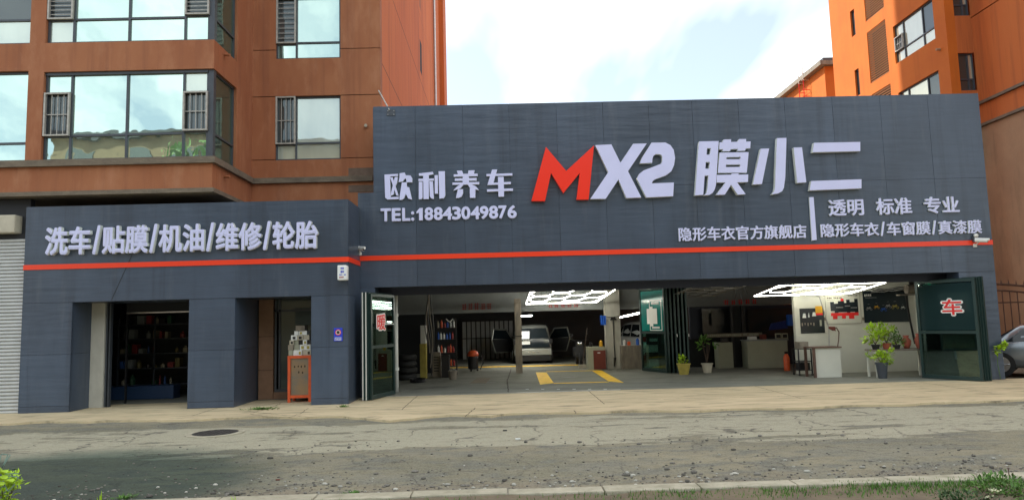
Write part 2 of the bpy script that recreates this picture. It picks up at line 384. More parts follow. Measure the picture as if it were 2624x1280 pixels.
M['pane_pale'] = glass('window glass with pale curtain', (.8, .92, .85), (.55, .60, .50), .38, wave=.05)
M['pane_dark'] = glass('glass over dark room', (.6, .7, .7), (.03, .035, .035), .12, wave=.03)
M['pane_side'] = glass('side window glass', (.45, .62, .52), (.05, .08, .065), .45, wave=.08)
M['pane_right'] = glass('cream window glass', (.9, .9, .75), (.45, .45, .36), .42, wave=.05)
M['grime'] = glass('shop door glass', (.5, .6, .58), (.012, .025, .025), .06)
def thin_glass(name, tint, amount):
    m_ = bpy.data.materials.new(name); m_.use_nodes = True; t = m_.node_tree; n = t.nodes; l = t.links; o = n['Material Output']
    tr = n.new('ShaderNodeBsdfTransparent'); tr.inputs[0].default_value = (*tint, 1)
    g = n.new('ShaderNodeBsdfGlossy'); g.inputs[0].default_value = (.8, 1, .95, 1); g.inputs[1].default_value = .02
    ms = n.new('ShaderNodeMixShader'); ms.inputs[0].default_value = amount
    l.new(tr.outputs[0], ms.inputs[1]); l.new(g.outputs[0], ms.inputs[2]); l.new(ms.outputs[0], o.inputs[0]); return m_
M['doorglass'] = thin_glass('green tinted door glass', (.30, .52, .45), .13)
M['doorglass_blue'] = thin_glass('bluish shop door glass', (.62, .75, .85), .03)
M['doorglass_dark'] = thin_glass('dark green film glass', (.10, .22, .20), .10)

def asphalt():
    m_ = bpy.data.materials.new('worn patched asphalt'); m_.use_nodes = True; t = m_.node_tree; n = t.nodes; l = t.links; b = n['Principled BSDF']
    geo = n.new('ShaderNodeNewGeometry'); sp = n.new('ShaderNodeSeparateXYZ'); l.new(geo.outputs['Position'], sp.inputs[0])
    def noise(scale, st, det=5, rg=.6, w_=None):
        a = n.new('ShaderNodeMapping'); a.inputs['Scale'].default_value = st; l.new(geo.outputs['Position'], a.inputs[0])
        q = n.new('ShaderNodeTexNoise'); q.inputs['Scale'].default_value = scale; q.inputs['Detail'].default_value = det; q.inputs['Roughness'].default_value = rg
        l.new(a.outputs[0], q.inputs['Vector']); return q.outputs['Fac']
    def mixc(f, c1, c2):
        q = n.new('ShaderNodeMixRGB'); l.new(f, q.inputs[0])
        for k, c in ((1, c1), (2, c2)):
            if isinstance(c, tuple): q.inputs[k].default_value = (*c, 1)
            else: l.new(c, q.inputs[k])
        return q.outputs[0]
    def mr(f, a, b_, lo=0., hi=1.):
        q = n.new('ShaderNodeMapRange'); q.inputs[1].default_value = a; q.inputs[2].default_value = b_; q.inputs[3].default_value = lo; q.inputs[4].default_value = hi
        q.interpolation_type = 'SMOOTHSTEP'; l.new(f, q.inputs[0]); return q.outputs[0]
    def op(o_, a, b_):
        q = n.new('ShaderNodeMath'); q.operation = o_
        for k, c in ((0, a), (1, b_)):
            if isinstance(c, float): q.inputs[k].default_value = c
            else: l.new(c, q.inputs[k])
        return q.outputs[0]
    base = mixc(mr(noise(.6, (.5, 1, 1)), .35, .65), (.185, .172, .105), (.30, .265, .165))
    base = mixc(mr(noise(2.2, (.6, 1.4, 1), 6), .45, .62), base, (.15, .15, .115))
    base = mixc(mr(noise(1.4, (.35, 1.1, 1), 9, .7), .50, .60, 0., .6), base, (.23, .22, .16))
    # worn cement skim in the strip along the forecourt
    band = op('MULTIPLY', mr(sp.outputs['Y'], 9.6, 11.2), mr(sp.outputs['Y'], 14.2, 13.2))
    worn = mr(op('ADD', op('MULTIPLY', band, .30), noise(1.1, (.42, 1.7, 1), 9, .72)), .705, .745)
    base = mixc(worn, base, mixc(noise(3.5, (.5, 2, 1), 6), (.36, .34, .235), (.52, .49, .35)))
    # crazed cracks, broken up by noise
    wv = n.new('ShaderNodeTexNoise'); wv.inputs['Scale'].default_value = 1.6; wv.inputs['Detail'].default_value = 5; l.new(geo.outputs['Position'], wv.inputs['Vector'])
    va = n.new('ShaderNodeVectorMath'); va.operation = 'MULTIPLY_ADD'; l.new(wv.outputs['Color'], va.inputs[0]); va.inputs[1].default_value = (1.1, 1.1, 0); l.new(geo.outputs['Position'], va.inputs[2])
    vo = n.new('ShaderNodeTexVoronoi'); vo.feature = 'DISTANCE_TO_EDGE'; vo.inputs['Scale'].default_value = .9; l.new(va.outputs[0], vo.inputs['Vector'])
    ckf = op('MULTIPLY', mr(vo.outputs['Distance'], .022, .006), mr(noise(.8, (1, 1, 1)), .46, .56, 0., .85))
    base = mixc(ckf, base, (.07, .064, .045))
    # brown dust by the kerb
    base = mixc(op('MULTIPLY', mr(sp.outputs['Y'], 8.7, 7.7, 0., .75), mr(noise(3., (.6, 1, 1)), .35, .6)), base, (.22, .16, .11))
    fine = noise(34., (1, 1, 1), 4, .85)
    mid = noise(9., (.7, 1.2, 1), 6, .75)
    base = mixc(mr(mid, .50, .66, 0., .55), base, (.30, .29, .22)); base = mixc(mr(mid, .48, .32, 0., .6), base, (.08, .078, .05))
    base = mixc(mr(fine, .40, .75, 0., .75), base, (.30, .29, .25))
    base = mixc(mr(fine, .48, .30, 0., .7), base, (.03, .03, .025))
    # dark teal tint multiplied into a soft-edged patch at the near left
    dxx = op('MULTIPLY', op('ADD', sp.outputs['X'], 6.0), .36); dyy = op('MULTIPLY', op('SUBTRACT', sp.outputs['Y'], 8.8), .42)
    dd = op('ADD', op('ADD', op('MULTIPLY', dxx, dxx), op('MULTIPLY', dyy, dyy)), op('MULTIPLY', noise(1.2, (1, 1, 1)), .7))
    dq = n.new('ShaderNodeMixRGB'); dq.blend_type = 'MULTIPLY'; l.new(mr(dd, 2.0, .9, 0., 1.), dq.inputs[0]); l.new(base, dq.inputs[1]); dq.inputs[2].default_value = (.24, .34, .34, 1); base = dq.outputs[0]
    l.new(base, b.inputs['Base Color']); b.inputs['Roughness'].default_value = .9
    bp = n.new('ShaderNodeBump'); bp.inputs['Strength'].default_value = .9; bp.inputs['Distance'].default_value = .012
    l.new(op('ADD', op('ADD', op('MULTIPLY', worn, .8), mid), fine), bp.inputs['Height']); l.new(bp.outputs[0], b.inputs['Normal'])
    return m_
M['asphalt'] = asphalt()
def concrete(name, c1, c2, c3, stain=.5):
    m_ = mat(name, c1, rough=.85, col2=c2, vscale=1.1, stretch=(.5, 1.2, 1), bump=.35, bscale=45)
    t = m_.node_tree; n = t.nodes; l = t.links; b = n['Principled BSDF']
    src = b.inputs['Base Color'].links[0].from_socket
    geo = n.new('ShaderNodeNewGeometry'); a = n.new('ShaderNodeMapping'); a.inputs['Scale'].default_value = (.6, 3, 1); l.new(geo.outputs['Position'], a.inputs[0])
    q = n.new('ShaderNodeTexNoise'); q.inputs['Scale'].default_value = 1.7; q.inputs['Detail'].default_value = 8; q.inputs['Roughness'].default_value = .7; l.new(a.outputs[0], q.inputs['Vector'])
    r_ = n.new('ShaderNodeMapRange'); r_.inputs[1].default_value = .52; r_.inputs[2].default_value = .68; r_.inputs[4].default_value = stain; l.new(q.outputs['Fac'], r_.inputs[0])
    x = n.new('ShaderNodeMixRGB'); l.new(r_.outputs[0], x.inputs[0]); l.new(src, x.inputs[1]); x.inputs[2].default_value = (*c3, 1); l.new(x.outputs[0], b.inputs['Base Color'])
    return m_
M['apron'] = concrete('tan forecourt concrete', (.50, .41, .25), (.66, .54, .34), (.17, .15, .10), .9)
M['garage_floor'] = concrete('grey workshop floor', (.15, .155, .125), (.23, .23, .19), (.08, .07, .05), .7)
M['crack'] = mat('crack', (.05, .04, .03), rough=1)
# ================================================================== GROUND
FRONTO = Vector((1, 0, 0)), Vector((0, -1, 0))
def FR(Y): return (Vector((0, Y, 0)), Vector((1, 0, 0)), Vector((0, -1, 0)))
def FXR(X, s): return (Vector((X, 0, 0)), Vector((0, 1, 0)), Vector((s, 0, 0)))     # wall on a plane x = X facing s
def wall(mb, F, a0, a1, v0, v1, holes=(), grooves=(), th=.3, gw=.012, gd=.015):
    As = sorted({a0, a1} | {h[0] for h in holes} | {h[1] for h in holes})
    Vs = sorted({v0, v1} | {h[2] for h in holes} | {h[3] for h in holes} | {g for g in grooves})
    As = [a for a in As if a0 <= a <= a1]; Vs = [v for v in Vs if v0 <= v <= v1]
    for i in range(len(As) - 1):
        for j in range(len(Vs) - 1):
            am, vm = (As[i] + As[i + 1]) / 2, (Vs[j] + Vs[j + 1]) / 2
            if any(h[0] < am < h[1] and h[2] < vm < h[3] for h in holes): continue
            lo = Vs[j] + (gw / 2 if Vs[j] in grooves else 0); hi = Vs[j + 1] - (gw / 2 if Vs[j + 1] in grooves else 0)
            mb.fbox(F, As[i], As[i + 1], lo, hi, -th, 0)
            if Vs[j] in grooves: mb.fbox(F, As[i], As[i + 1], Vs[j] - gw / 2, lo, -th, -gd)
            if Vs[j + 1] in grooves: mb.fbox(F, As[i], As[i + 1], hi, Vs[j + 1] + gw / 2, -th, -gd)
    return mb

g = MB(); g.quad((-300, -300, -.03), (300, -300, -.03), (300, 400, -.03), (-300, 400, -.03)); struct(g.build('ground', M['soil']))
# road: one fine sheet between the kerb and the forecourt
KY0, KY1 = 7.42, 7.66
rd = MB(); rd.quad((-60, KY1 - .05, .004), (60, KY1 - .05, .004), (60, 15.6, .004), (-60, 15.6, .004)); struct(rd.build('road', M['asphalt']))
# forecourt apron with its broken front edge
edge_px = [(-900, 1105), (-300, 1098), (0, 1090), (140, 1084), (290, 1082), (438, 1080), (520, 1078), (560, 1076), (640, 1073), (700, 1071), (780, 1074), (860, 1071), (930, 1075), (1000, 1081), (1060, 1077), (1110, 1071), (1174, 1067),
           (1260, 1069), (1314, 1063), (1400, 1062), (1524, 1060), (1600, 1058), (1700, 1056), (1800, 1055), (1900, 1052), (2100, 1047), (2300, 1040), (2624, 1028), (3200, 1012)]
random.seed(11)
ep = []
for k in range(len(edge_px) - 1):
    a, b = G(*edge_px[k]), G(*edge_px[k + 1])
    nseg = max(2, int((b - a).length / .16))
    for i in range(nseg):
        q = a.lerp(b, i / nseg); ep.append((q.x, q.y + random.uniform(-.05, .05) + .05 * math.sin(q.x * 3.1)))
pts = ep + [(40, 15), (40, 17.97), (-40, 17.97)]
ap = MB(); ap.prismz(pts, -.02, .045); struct(ap.build('forecourt', M['apron']))
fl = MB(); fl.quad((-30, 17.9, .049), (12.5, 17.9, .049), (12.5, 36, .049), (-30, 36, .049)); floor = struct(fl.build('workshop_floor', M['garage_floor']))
random.seed(5)
def crack_line(pxs, wd=.012, z=.047):
    mb = MB(); q = []
    for k in range(len(pxs) - 1):
        a, b = G(*pxs[k], z), G(*pxs[k + 1], z); n = max(2, int((b - a).length / .08))
        q += [a.lerp(b, i / n) + Vector((random.uniform(-.015, .015), random.uniform(-.02, .02), 0)) for i in range(n)]
    q.append(G(*pxs[-1], z))
    for a, b in zip(q, q[1:]):
        t = (b - a).normalized(); s_ = Vector((-t.y, t.x, 0)) * wd * random.uniform(.4, 1)
        mb.quad(a - s_, b - s_, b + s_, a + s_)
    return mb
ck = MB()
for px in [[(438, 1066), (520, 1063), (600, 1061), (650, 1056), (690, 1045), (720, 1032)], [(640, 1060), (700, 1068), (735, 1066)], [(735, 1070), (770, 1058), (790, 1045)],
           [(640, 1053), (720, 1062), (800, 1068)], [(1192, 1066), (1205, 1054), (1218, 1044)], [(1476, 1058), (1470, 1050)], [(610, 1044), (680, 1036), (730, 1028)], [(1040, 1040), (1500, 1028)], [(1700, 1022), (2300, 1006)], [(930, 1077), (980, 1068)]]:
    c_ = crack_line(px); ck.add(c_.v, c_.f)
for X_ in (-6.6, -2.2, 2.1, 6.3, 10.4):
    q = [Vector((X_ + random.uniform(-.008, .008), 17.88 - k * .12, .047)) for k in range(24)]
    for a, b in zip(q, q[1:]):
        s_ = Vector((.008, 0, 0)); ck.quad(b - s_, b + s_, a + s_, a - s_)
jt = crack_line([(1310, 944), (1300, 975), (1303, 1004)], .02, .053); ck.add(jt.v, jt.f)
o = ck.build('crack_lines', M['crack']); stuff(o); o['kind'] = 'structure'
# kerb stones
kx = -12.0; kn = 0
random.seed(3)
kst = thing('kerb', 'row of pale concrete kerb stones along the near side of the road', 'kerb', (0, 7.5, 0))
kst['kind'] = 'structure'
while kx < 12:
    ln = 1.0; mb = MB(); mb.box(kx + .006, kx + ln - .006, KY0 + random.uniform(-.012, .012), KY1 + random.uniform(-.01, .01), -.02, .095 + random.uniform(-.006, .006))
    mb.build('kerb_stone', M['kerb'], kst, bevel=.015); kx += ln
# near verge
vg = MB(); nx_, ny_ = 80, 12
for j in range(ny_ + 1):
    for i in range(nx_ + 1): vg.v.append(Vector((-14 + 28 * i / nx_, 3.0 + 4.405 * j / ny_, .075 + random.uniform(-.03, .02))))
for j in range(ny_):
    for i in range(nx_): a = j * (nx_ + 1) + i; vg.f.append([a, a + 1, a + nx_ + 2, a + nx_ + 1])
struct(vg.build('verge', M['soil']))

def blade_patch(name, mat_, rects, n, h0, h1):
    mb = MB()
    for _ in range(n):
        x0, x1, y0, y1 = random.choice(rects); p = Vector((random.uniform(x0, x1), random.uniform(y0, y1), .07)); h = random.uniform(h0, h1)
        a = random.uniform(0, 6.28); s_ = Vector((math.cos(a), math.sin(a), 0)) * .006; t_ = Vector((random.uniform(-.4, .4), random.uniform(-.4, .4), 1)) * h
        mb.add([p - s_, p + s_, p + t_], [(0, 1, 2)])
    return mb.build(name, mat_)
gr = blade_patch('verge_grass', M['leaf'], [(-6, 6, 6.9, 7.38), (1.2, 7, 7.0, 7.38), (3.4, 7, 7.2, 7.5)], 4200, .02, .06); stuff(gr, 'short green grass behind the near kerb', 'grass')
# loose chips on the road
mb = MB(); random.seed(21)
for _ in range(1500):
    t = random.random()
    x = random.uniform(-5.5, 6.0); y = KY1 + abs(random.gauss(0, .55)) + .02 if t < .75 else random.uniform(8.2, 11.5)
    s_ = random.uniform(.006, .016) if random.random() < .93 else random.uniform(.018, .034)
    mb.ball((x, y, .004 + s_ * .4), s_, 5, (random.uniform(.8, 1.6), random.uniform(.7, 1.3), .6))
stuff(mb.build('gravel_chips', M['gravel']), 'fine loose grey gravel strewn over the near road', 'gravel')
mb = MB()
for _ in range(260):
    x = random.uniform(-5.3, 6.2); y = KY1 + abs(random.gauss(0, .6)) + .02
    s_ = random.uniform(.007, .02) if random.random() < .9 else random.uniform(.02, .035)
    mb.ball((x, y, .004 + s_ * .4), s_, 5, (random.uniform(.8, 1.5), random.uniform(.7, 1.2), .55))
stuff(mb.build('pale_stones', M['stone_chip']), 'small pale stones scattered by the near kerb', 'stones')
# manhole
c = G(552, 1109, .006)
mh = thing('manhole_cover', 'round cast iron manhole cover set in the worn asphalt', 'manhole', (c.x, c.y, .006))
MB().lathe((c.x, c.y, 0), [(.50, .005), (.50, .016), (.46, .020), (.39, .020), (.39, .008)], 40).build('rim', M['kerb'], mh, smooth=False)
cv = MB().lathe((c.x, c.y, 0), [(.385, .006), (.385, .018)], 40)
for i in range(-3, 4):
    for j in range(-3, 4):
        if i * i + j * j < 11: cv.box(c.x + i * .1 - .03, c.x + i * .1 + .03, c.y + j * .1 - .03, c.y + j * .1 + .03, .017, .024)
cv.build('cover', M['cast'], mh)

# ================================================================== LEFT SHOP (clad, left) 
YL, YM, YJ = 16.5, 17.85, 18.0
YJA = 17.28
XLl = P(58, 800, YL).x; XLr = P(893, 780, YL).x
zTL = P(891, 510, YL).z; zO = P(480, 766, YL).z
A0, A1 = P(182, 880, YL).x, P(482, 900, YL).x
B0, B1 = P(601, 900, YL).x, P(797, 900, YL).x
left = thing('tyre_shop', 'low shop front clad in slate grey panels at the left under the red apartment bay', 'shop', ((XLl + XLr) / 2, YL, 0))
def panel_box(parent, x0, x1, z0, z1, Y, gap=.003, th=.03, jit=.004, mat_='clad'):
    mb = MB(); j = lambda: random.uniform(-jit, jit)
    x0 += gap; x1 -= gap; z0 += gap; z1 -= gap
    mb.hexa([(x0, Y + j(), z0), (x1, Y + j(), z0), (x1, Y + th, z0), (x0, Y + th, z0), (x0, Y + j(), z1), (x1, Y + j(), z1), (x1, Y + th, z1), (x0, Y + th, z1)])
    return mb.build('panel', M[mat_], parent)
random.seed(31)
def panels(parent, x0, x1, z0, z1, Y, xs):
    X = [x0] + [x for x in xs if x0 + .12 < x < x1 - .12] + [x1]
    for a, b in zip(X, X[1:]): panel_box(parent, a, b, z0, z1, Y)
xsL = [XLr - 1.22 * k for k in range(1, 8)]
panels(left, XLl, XLr, zO, zTL, YL, xsL)
for a, b in ((XLl, A0), (A1, B0), (B1, XLr)):
    zz = [0.0, .19, 1.36, zO]
    for z0, z1 in zip(zz, zz[1:]): panel_box(left, a, b, z0 if z0 else -.01, z1, YL)
# dark substrate
mb = MB(); wall(mb, FR(YL + .032), XLl, XLr - .035, 0, zTL - .01, holes=[(A0 - .02, A1 + .02, -1, zO + .02), (B0 - .02, B1 + .02, -1, zO + .02)], th=.12)
mb.build('substrate', M['clad_dark'], left)
# jambs and soffits of the two openings
for a, b in ((A0, A1), (B0, B1)):
    for x, s in ((a, -1), (b, 1)):
        lo, hi = sorted((x, x + s * .03))
        for z0, z1 in ((0, 1.36), (1.36, zO)):
            MB().box(lo, hi, YL + .035, YJA if x == A0 else YJ, z0 + .004, z1 - .003).build('jamb_panel', M['clad'], left)
    MB().box(a, b, YL + .035, YJ, zO, zO + .03).build('soffit_panel', M['clad'], left)
# return wall towards the garage, top cap
for z0, z1 in ((0, 1.36), (1.36, zO), (zO, zTL)):
    MB().box(XLr - .03, XLr, YL + .035, YM - .003, z0 + .003, z1 - .003).build('return_panel', M['clad'], left)
MB().box(XLl, XLr - .031, YL + .034, 18.6, zTL - .03, zTL - .004).build('top_cap', M['clad'], left)
MB().box(XLl - .02, XLl, YL + .01, 18.6, 0, zTL - .01).build('end_panel', M['clad'], left)
# red stripe (front, return)
sz0, sz1 = P(480, 681, YL).z, P(480, 668, YL).z
stripe_z = ((sz0 + sz1) / 2)
sh = .058
MB().box(XLl - .02, XLr + .014, YL - .018, YL - .006, stripe_z - sh, stripe_z + sh).build('red_stripe', M['stripe'], left)
MB().box(XLr + .002, XLr + .014, YL - .005, YM - .022, stripe_z - sh, stripe_z + sh).build('red_stripe', M['stripe'], left)
# crease in the sheet
a, b = P(339, 652, YL - .006), P(286, 768, YL - .006)
MB().quad(a + Vector((-.012, 0, 0)), b + Vector((-.012, 0, 0)), b + Vector((.006, 0, 0)), a + Vector((.006, 0, 0))).build('sheet_crease', M['clad_dark'], left)
# thin brackets of the tar strip at base
MB().box(A1, B0, YL - .012, YL - .003, 0.045, .055).build('base_trim', M['clad_dark'], left)
# shop interior A: opening with curtain pillar, metal door track, shelves
xi0, xi1 = -12.5, XLr - .1
px0, px1, _, _ = R(231, 780, 266, 1018, YJA)
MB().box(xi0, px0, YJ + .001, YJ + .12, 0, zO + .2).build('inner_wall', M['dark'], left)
MB().box(min(px0, A0), px1, YJA + .001, YJA + .25, 0, zO - .002).build('plaster_pier', M['column'], left)
mb = MB(); x = px1 + .01
for dx_ in (0, .075): mb.box(x + dx_, x + dx_ + .035, YJA + .05, YJA + .15, 0.0, zO - .02)
mb.build('shutter_guide', M['frame'], left)
ztr = P(400, 800, YJ).z
MB().box(x + .12, A1 + .05, YJ, YJ + .05, ztr - .015, ztr + .02).build('transom_bar', M['steel'], left)
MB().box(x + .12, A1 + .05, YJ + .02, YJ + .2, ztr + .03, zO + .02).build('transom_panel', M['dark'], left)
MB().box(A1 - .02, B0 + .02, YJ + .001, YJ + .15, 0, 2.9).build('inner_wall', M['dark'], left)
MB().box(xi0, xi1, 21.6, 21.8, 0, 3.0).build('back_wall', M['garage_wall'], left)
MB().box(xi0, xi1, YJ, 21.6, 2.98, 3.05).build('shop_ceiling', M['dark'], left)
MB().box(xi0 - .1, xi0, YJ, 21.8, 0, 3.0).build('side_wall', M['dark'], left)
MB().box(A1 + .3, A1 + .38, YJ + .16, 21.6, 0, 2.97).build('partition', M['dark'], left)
MB().box(px1 + .12, px1 + .15, YJ + .03, YJ + .10, .05, ztr - .02).build('door_stile', M['black'], left)
random.seed(77)
shx0, shx1 = P(300, 900, 19.6).x, P(486, 900, 19.6).x
shelf = thing('goods_shelf', 'dim metal shelf of small boxes and bottles inside the left shop opening', 'shelf', ((shx0 + shx1) / 2, 19.6, 0.05))
for x in (shx0, shx1 - .04, (shx0 + shx1) / 2): MB().box(x, x + .04, 19.6, 19.64, .05, 2.2).build('upright', M['frame'], shelf)
zsh = [.35, .8, 1.2, 1.6, 2.0]
for z in zsh: MB().box(shx0, shx1, 19.6, 20.0, z, z + .03).build('shelf_board', M['frame'], shelf)
gm = [mat('dim ' + k_, c_, rough=.5) for k_, c_ in (('grey', (.22, .24, .24)), ('blue', (.03, .09, .28)), ('yellow', (.12, .10, .03)), ('red', (.22, .03, .03)), ('green', (.02, .08, .04)), ('black', (.015, .015, .015)), ('beige', (.28, .25, .18)))]
COLN.update({'dim ' + k_: k_ for k_ in ('grey', 'blue', 'yellow', 'red', 'green', 'black', 'beige')})
for zi, z in enumerate(zsh):
    x = shx0 + .06; cnt = 0; sn_ = ('lowest', 'second', 'middle', 'fourth', 'top')[zi]
    while x < shx1 - .2:
        wd = random.uniform(.06, .2); h = random.uniform(.1, .27)
        if random.random() < .78:
            cnt += 1; gmm = random.choice(gm); cn_ = COLN.get(gmm.name, 'grey')
            if random.random() < .5:
                tag(MB().box(x, x + wd, 19.64, 19.85, z + .031, z + .03 + h).build('goods_box', gmm, loc=(x, 19.7, z + .03)), '%s box, %s item from the left on the %s shelf in the left shop' % (cn_, ORD[cnt - 1], sn_), 'box', 'goods on the shelf in the left shop')
            else:
                tag(MB().lathe((x + wd / 2, 19.72, z + .03), [(wd * .4, .001), (wd * .4, h * .65), (wd * .15, h * .8), (wd * .15, h)], 8).build('oil_bottle', gmm, loc=(x + wd / 2, 19.72, z + .03)), '%s bottle, %s item from the left on the %s shelf in the left shop' % (cn_, ORD[cnt - 1], sn_), 'bottle', 'bottles on the shelf in the left shop')
        x += wd + random.uniform(.02, .1)
tb = tag(MB().box(shx0 + .1, shx1 - .1, 18.9, 19.3, .06, .40).build('low_crate', mat('dim navy plastic', (.02, .05, .12), rough=.5), loc=(shx0 + .8, 19.1, .05)), 'low navy plastic crate on the floor of the left shop', 'crate')
# shop B: stone jamb, glass door
YB = YJ + .02
x0, x1, _, _ = R(657, 780, 700, 1020, YB)
for k in range(3):
    zz = [0.02, .78, 1.62, zO][k:k + 2]
    MB().box(B0 + .03, x1, YB, YB + .25, zz[0] + .004, zz[1] - .004).build('stone_slab', M['stone'], left, bevel=.006)
MB().box(x1, B1 + .3, YB + .04, YB + .3, .02, .22).build('stone_sill', M['stone'], left)
d0 = x1 + .02; d1 = B1 + .25
fr = MB()
for x in (d0, d0 + .10, d1): fr.box(x, x + .05, YB + .05, YB + .11, .22, zO - .02)
fr.box(d0, d1, YB + .05, YB + .11, zO - .32, zO - .26); fr.box(d0, d1, YB + .051, YB + .109, .22, .29)
dr = fr.build('shop_door', M['frame'], left)
MB().box(d0 + .15, d1, YB + .075, YB + .085, .29, zO - .32).build('door_glass', M['grime'], dr)
MB().box(d0 + .05, d1, YB + .075, YB + .085, zO - .26, zO).build('door_glass', M['grime'], dr)

# ================================================================== MAIN GARAGE FRONT
XM0 = P(918, 760, YM).x; XMt = P(957, 380, YM).x; XM1 = (P(2514, 300, YM).x + P(2568, 900, YM).x) / 2
zTM = (P(957, 278, YM).z + P(2514, 234, YM).z) / 2
zS = P(1440, 481, YM).z; zH = (P(963, 734, YM).z + P(2400, 700, YM).z) / 2
OX0, OX1 = P(961, 800, YM).x, P(2462, 760, YM).x
work = thing('car_workshop', 'wide single storey car workshop clad in slate grey panels with open garage bays', 'workshop', ((XM0 + XM1) / 2, YM, 0))
xsM = [P(px, 480, YM).x for px in (1066, 1189, 1309, 1432, 1552, 1671, 1784, 1904, 2024, 2148, 2272, 2396)]
random.seed(41)
panels(work, XMt, XM1, zS, zTM, YM, xsM)
panels(work, XM0, XM1, zH, zS, YM, xsM)
for a, b in ((XM0, OX0), (OX1, XM1)):
    for z0, z1 in ((-.01, 1.45), (1.45, zH)): panel_box(work, a, b, z0, z1, YM)
mb = MB(); wall(mb, FR(YM + .032), XM0 + .01, XM1 - .012, 0, zS, holes=[(OX0 - .02, OX1 + .02, -1, zH + .02)], th=.12)
wall(mb, FR(YM + .032), XMt + .01, XM1 - .012, zS, zTM - .02, th=.12); mb.build('substrate', M['clad_dark'], work)
# depth of the box: cap, ends, soffit, header
MB().box(XMt, XM1, YM + .034, YM + .9, zTM - .022, zTM - .004).build('top_cap', M['clad'], work)
MB().box(XM1 - .01, XM1 + .015, YM + .034, YM + .9, 0, zTM - .025).build('end_panel', M['clad'], work)
MB().box(XMt - .015, XMt + .01, YM + .034, YM + .9, zS, zTM - .025).build('end_panel', M['clad'], work)
MB().box(OX0, OX1, YM + .034, YM + .55, zH, zH + .03).build('soffit_panel', M['clad'], work)
for x, s in ((OX0, -1), (OX1, 1)):
    lo, hi = sorted((x, x + s * .03)); MB().box(lo, hi, YM + .034, YM + .5, 0, zH).build('jamb_panel', M['clad'], work)
s2 = (P(960, 664, YM).z + P(1900, 636, YM).z + P(2400, 622, YM).z) / 3
MB().box(XM0 + .002, XM1 + .004, YM - .018, YM - .006, s2 - sh * 1.05, s2 + sh * 1.05).build('red_stripe', M['stripe'], work)
# workshop room
RX0, RX1 = -4.2, 12.35; RZ = 3.12
YB1 = 25.6; YBK = 34.9
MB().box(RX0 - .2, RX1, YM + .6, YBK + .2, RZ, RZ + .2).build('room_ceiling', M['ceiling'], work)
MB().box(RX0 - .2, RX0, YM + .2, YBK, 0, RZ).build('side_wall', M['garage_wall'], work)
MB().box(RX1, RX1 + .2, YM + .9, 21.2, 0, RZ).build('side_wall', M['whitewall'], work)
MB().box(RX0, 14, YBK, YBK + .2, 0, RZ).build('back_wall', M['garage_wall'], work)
MB().box(RX0, RX1, YM + .56, YM + .70, zH - .19, RZ + .2).build('header_beam', M['header'], work)
# poster wall (right) and its return
YW = 21.0; WX0 = P(2039, 850, YW).x
MB().box(WX0, RX1 + .2, YW, YW + .15, 0.05, RZ - .005).build('poster_wall', M['whitewall'], work)
# rear beam
bz = (P(1250, 800, YB1).z + P(1500, 790, YB1).z + P(1950, 784, YB1).z) / 3
MB().box(RX0, RX1, YB1, YB1 + .35, bz, RZ - .005).build('rear_beam', M['garage_beam'], work)
for (l, r) in ((1553, 1591),):
    x0, x1, _, _ = R(l, 790, r, 943, YB1 - .35); MB().box(x0, x1, YB1 - .36, YB1 - .005, .05, RZ - .01).build('column', M['column'], work)
# rear room ceiling slab lower and rear partition
MB().box(RX0, 12, YB1 + .36, YBK, 2.75, 2.8).build('rear_ceiling', M['garage_wall'], work)
x0 = P(1110, 850, YB1).x
MB().box(RX0 + .01, x0, YB1 + .01, YB1 + .3, .05, bz - .005).build('rear_wall', M['dark'], work)
# thin steel post in the middle of the left bay
x0, x1, z0, z1 = R(1320, 777, 1337, 949, 24.4)
MB().box(x0, x1, 24.4, 24.6, .05, 2.6).build('steel_post', M['postgrey'], work, bevel=.01)
MB().box(x0 - .02, x1 + .02, 24.38, 24.62, 1.30, 1.33).build('post_band', M['black'], work)
# threshold channel
MB().box(OX0, P(1590, 1000, YM + .1).x, YM + .03, YM + .11, .03, .058).build('threshold_channel', M['steel'], work)
mbx = MB()
for k in range(6):
    p = G(1347 + k * 40, 996, .055); mbx.box(p.x, p.x + .08, p.y, p.y + .02, .05, .056)
mbx.build('floor_anchor', M['paper'], work)
# yellow bay marking
def gquad(pts, name, mat_, z=.054):
    vs = [G(*p, z) for p in pts]; return MB().prismz([(v.x, v.y) for v in vs][::-1], z - .003, z).build(name, mat_)
bm_ = thing('bay_marking', 'yellow painted parking outline on the workshop floor', 'floor marking', (3, 20, .05)); bm_['kind'] = 'structure'
for pts in ([(1384, 984), (1419, 980), (1400, 953), (1373, 953)], [(1560, 976), (1598, 979), (1541, 948), (1516, 948)], [(1419, 981.5), (1560, 978), (1558, 976.5), (1419, 980)], [(1400, 951.5), (1516, 949), (1516, 948.2), (1400, 950.6)]):
    vs = [G(*p, .055) for p in pts]; mb = MB().prismz([(v.x, v.y) for v in vs], .05, .056); mb.build('painted_line', M['yellow'], bm_)
vs = [G(*p, .055) for p in ((1130, 942.5), (1500, 934.5), (1500, 932.5), (1130, 940.5))]
MB().prismz([(v.x, v.y) for v in vs], .05, .056).build('painted_line', M['yellow'], bm_)
vs = [G(*p, .055) for p in ((1205, 980), (1245, 980), (1258, 967), (1223, 967))]
hp = struct(MB().prismz([(v.x, v.y) for v in vs], .05, .056).build('floor_hatch', M['ledge']))

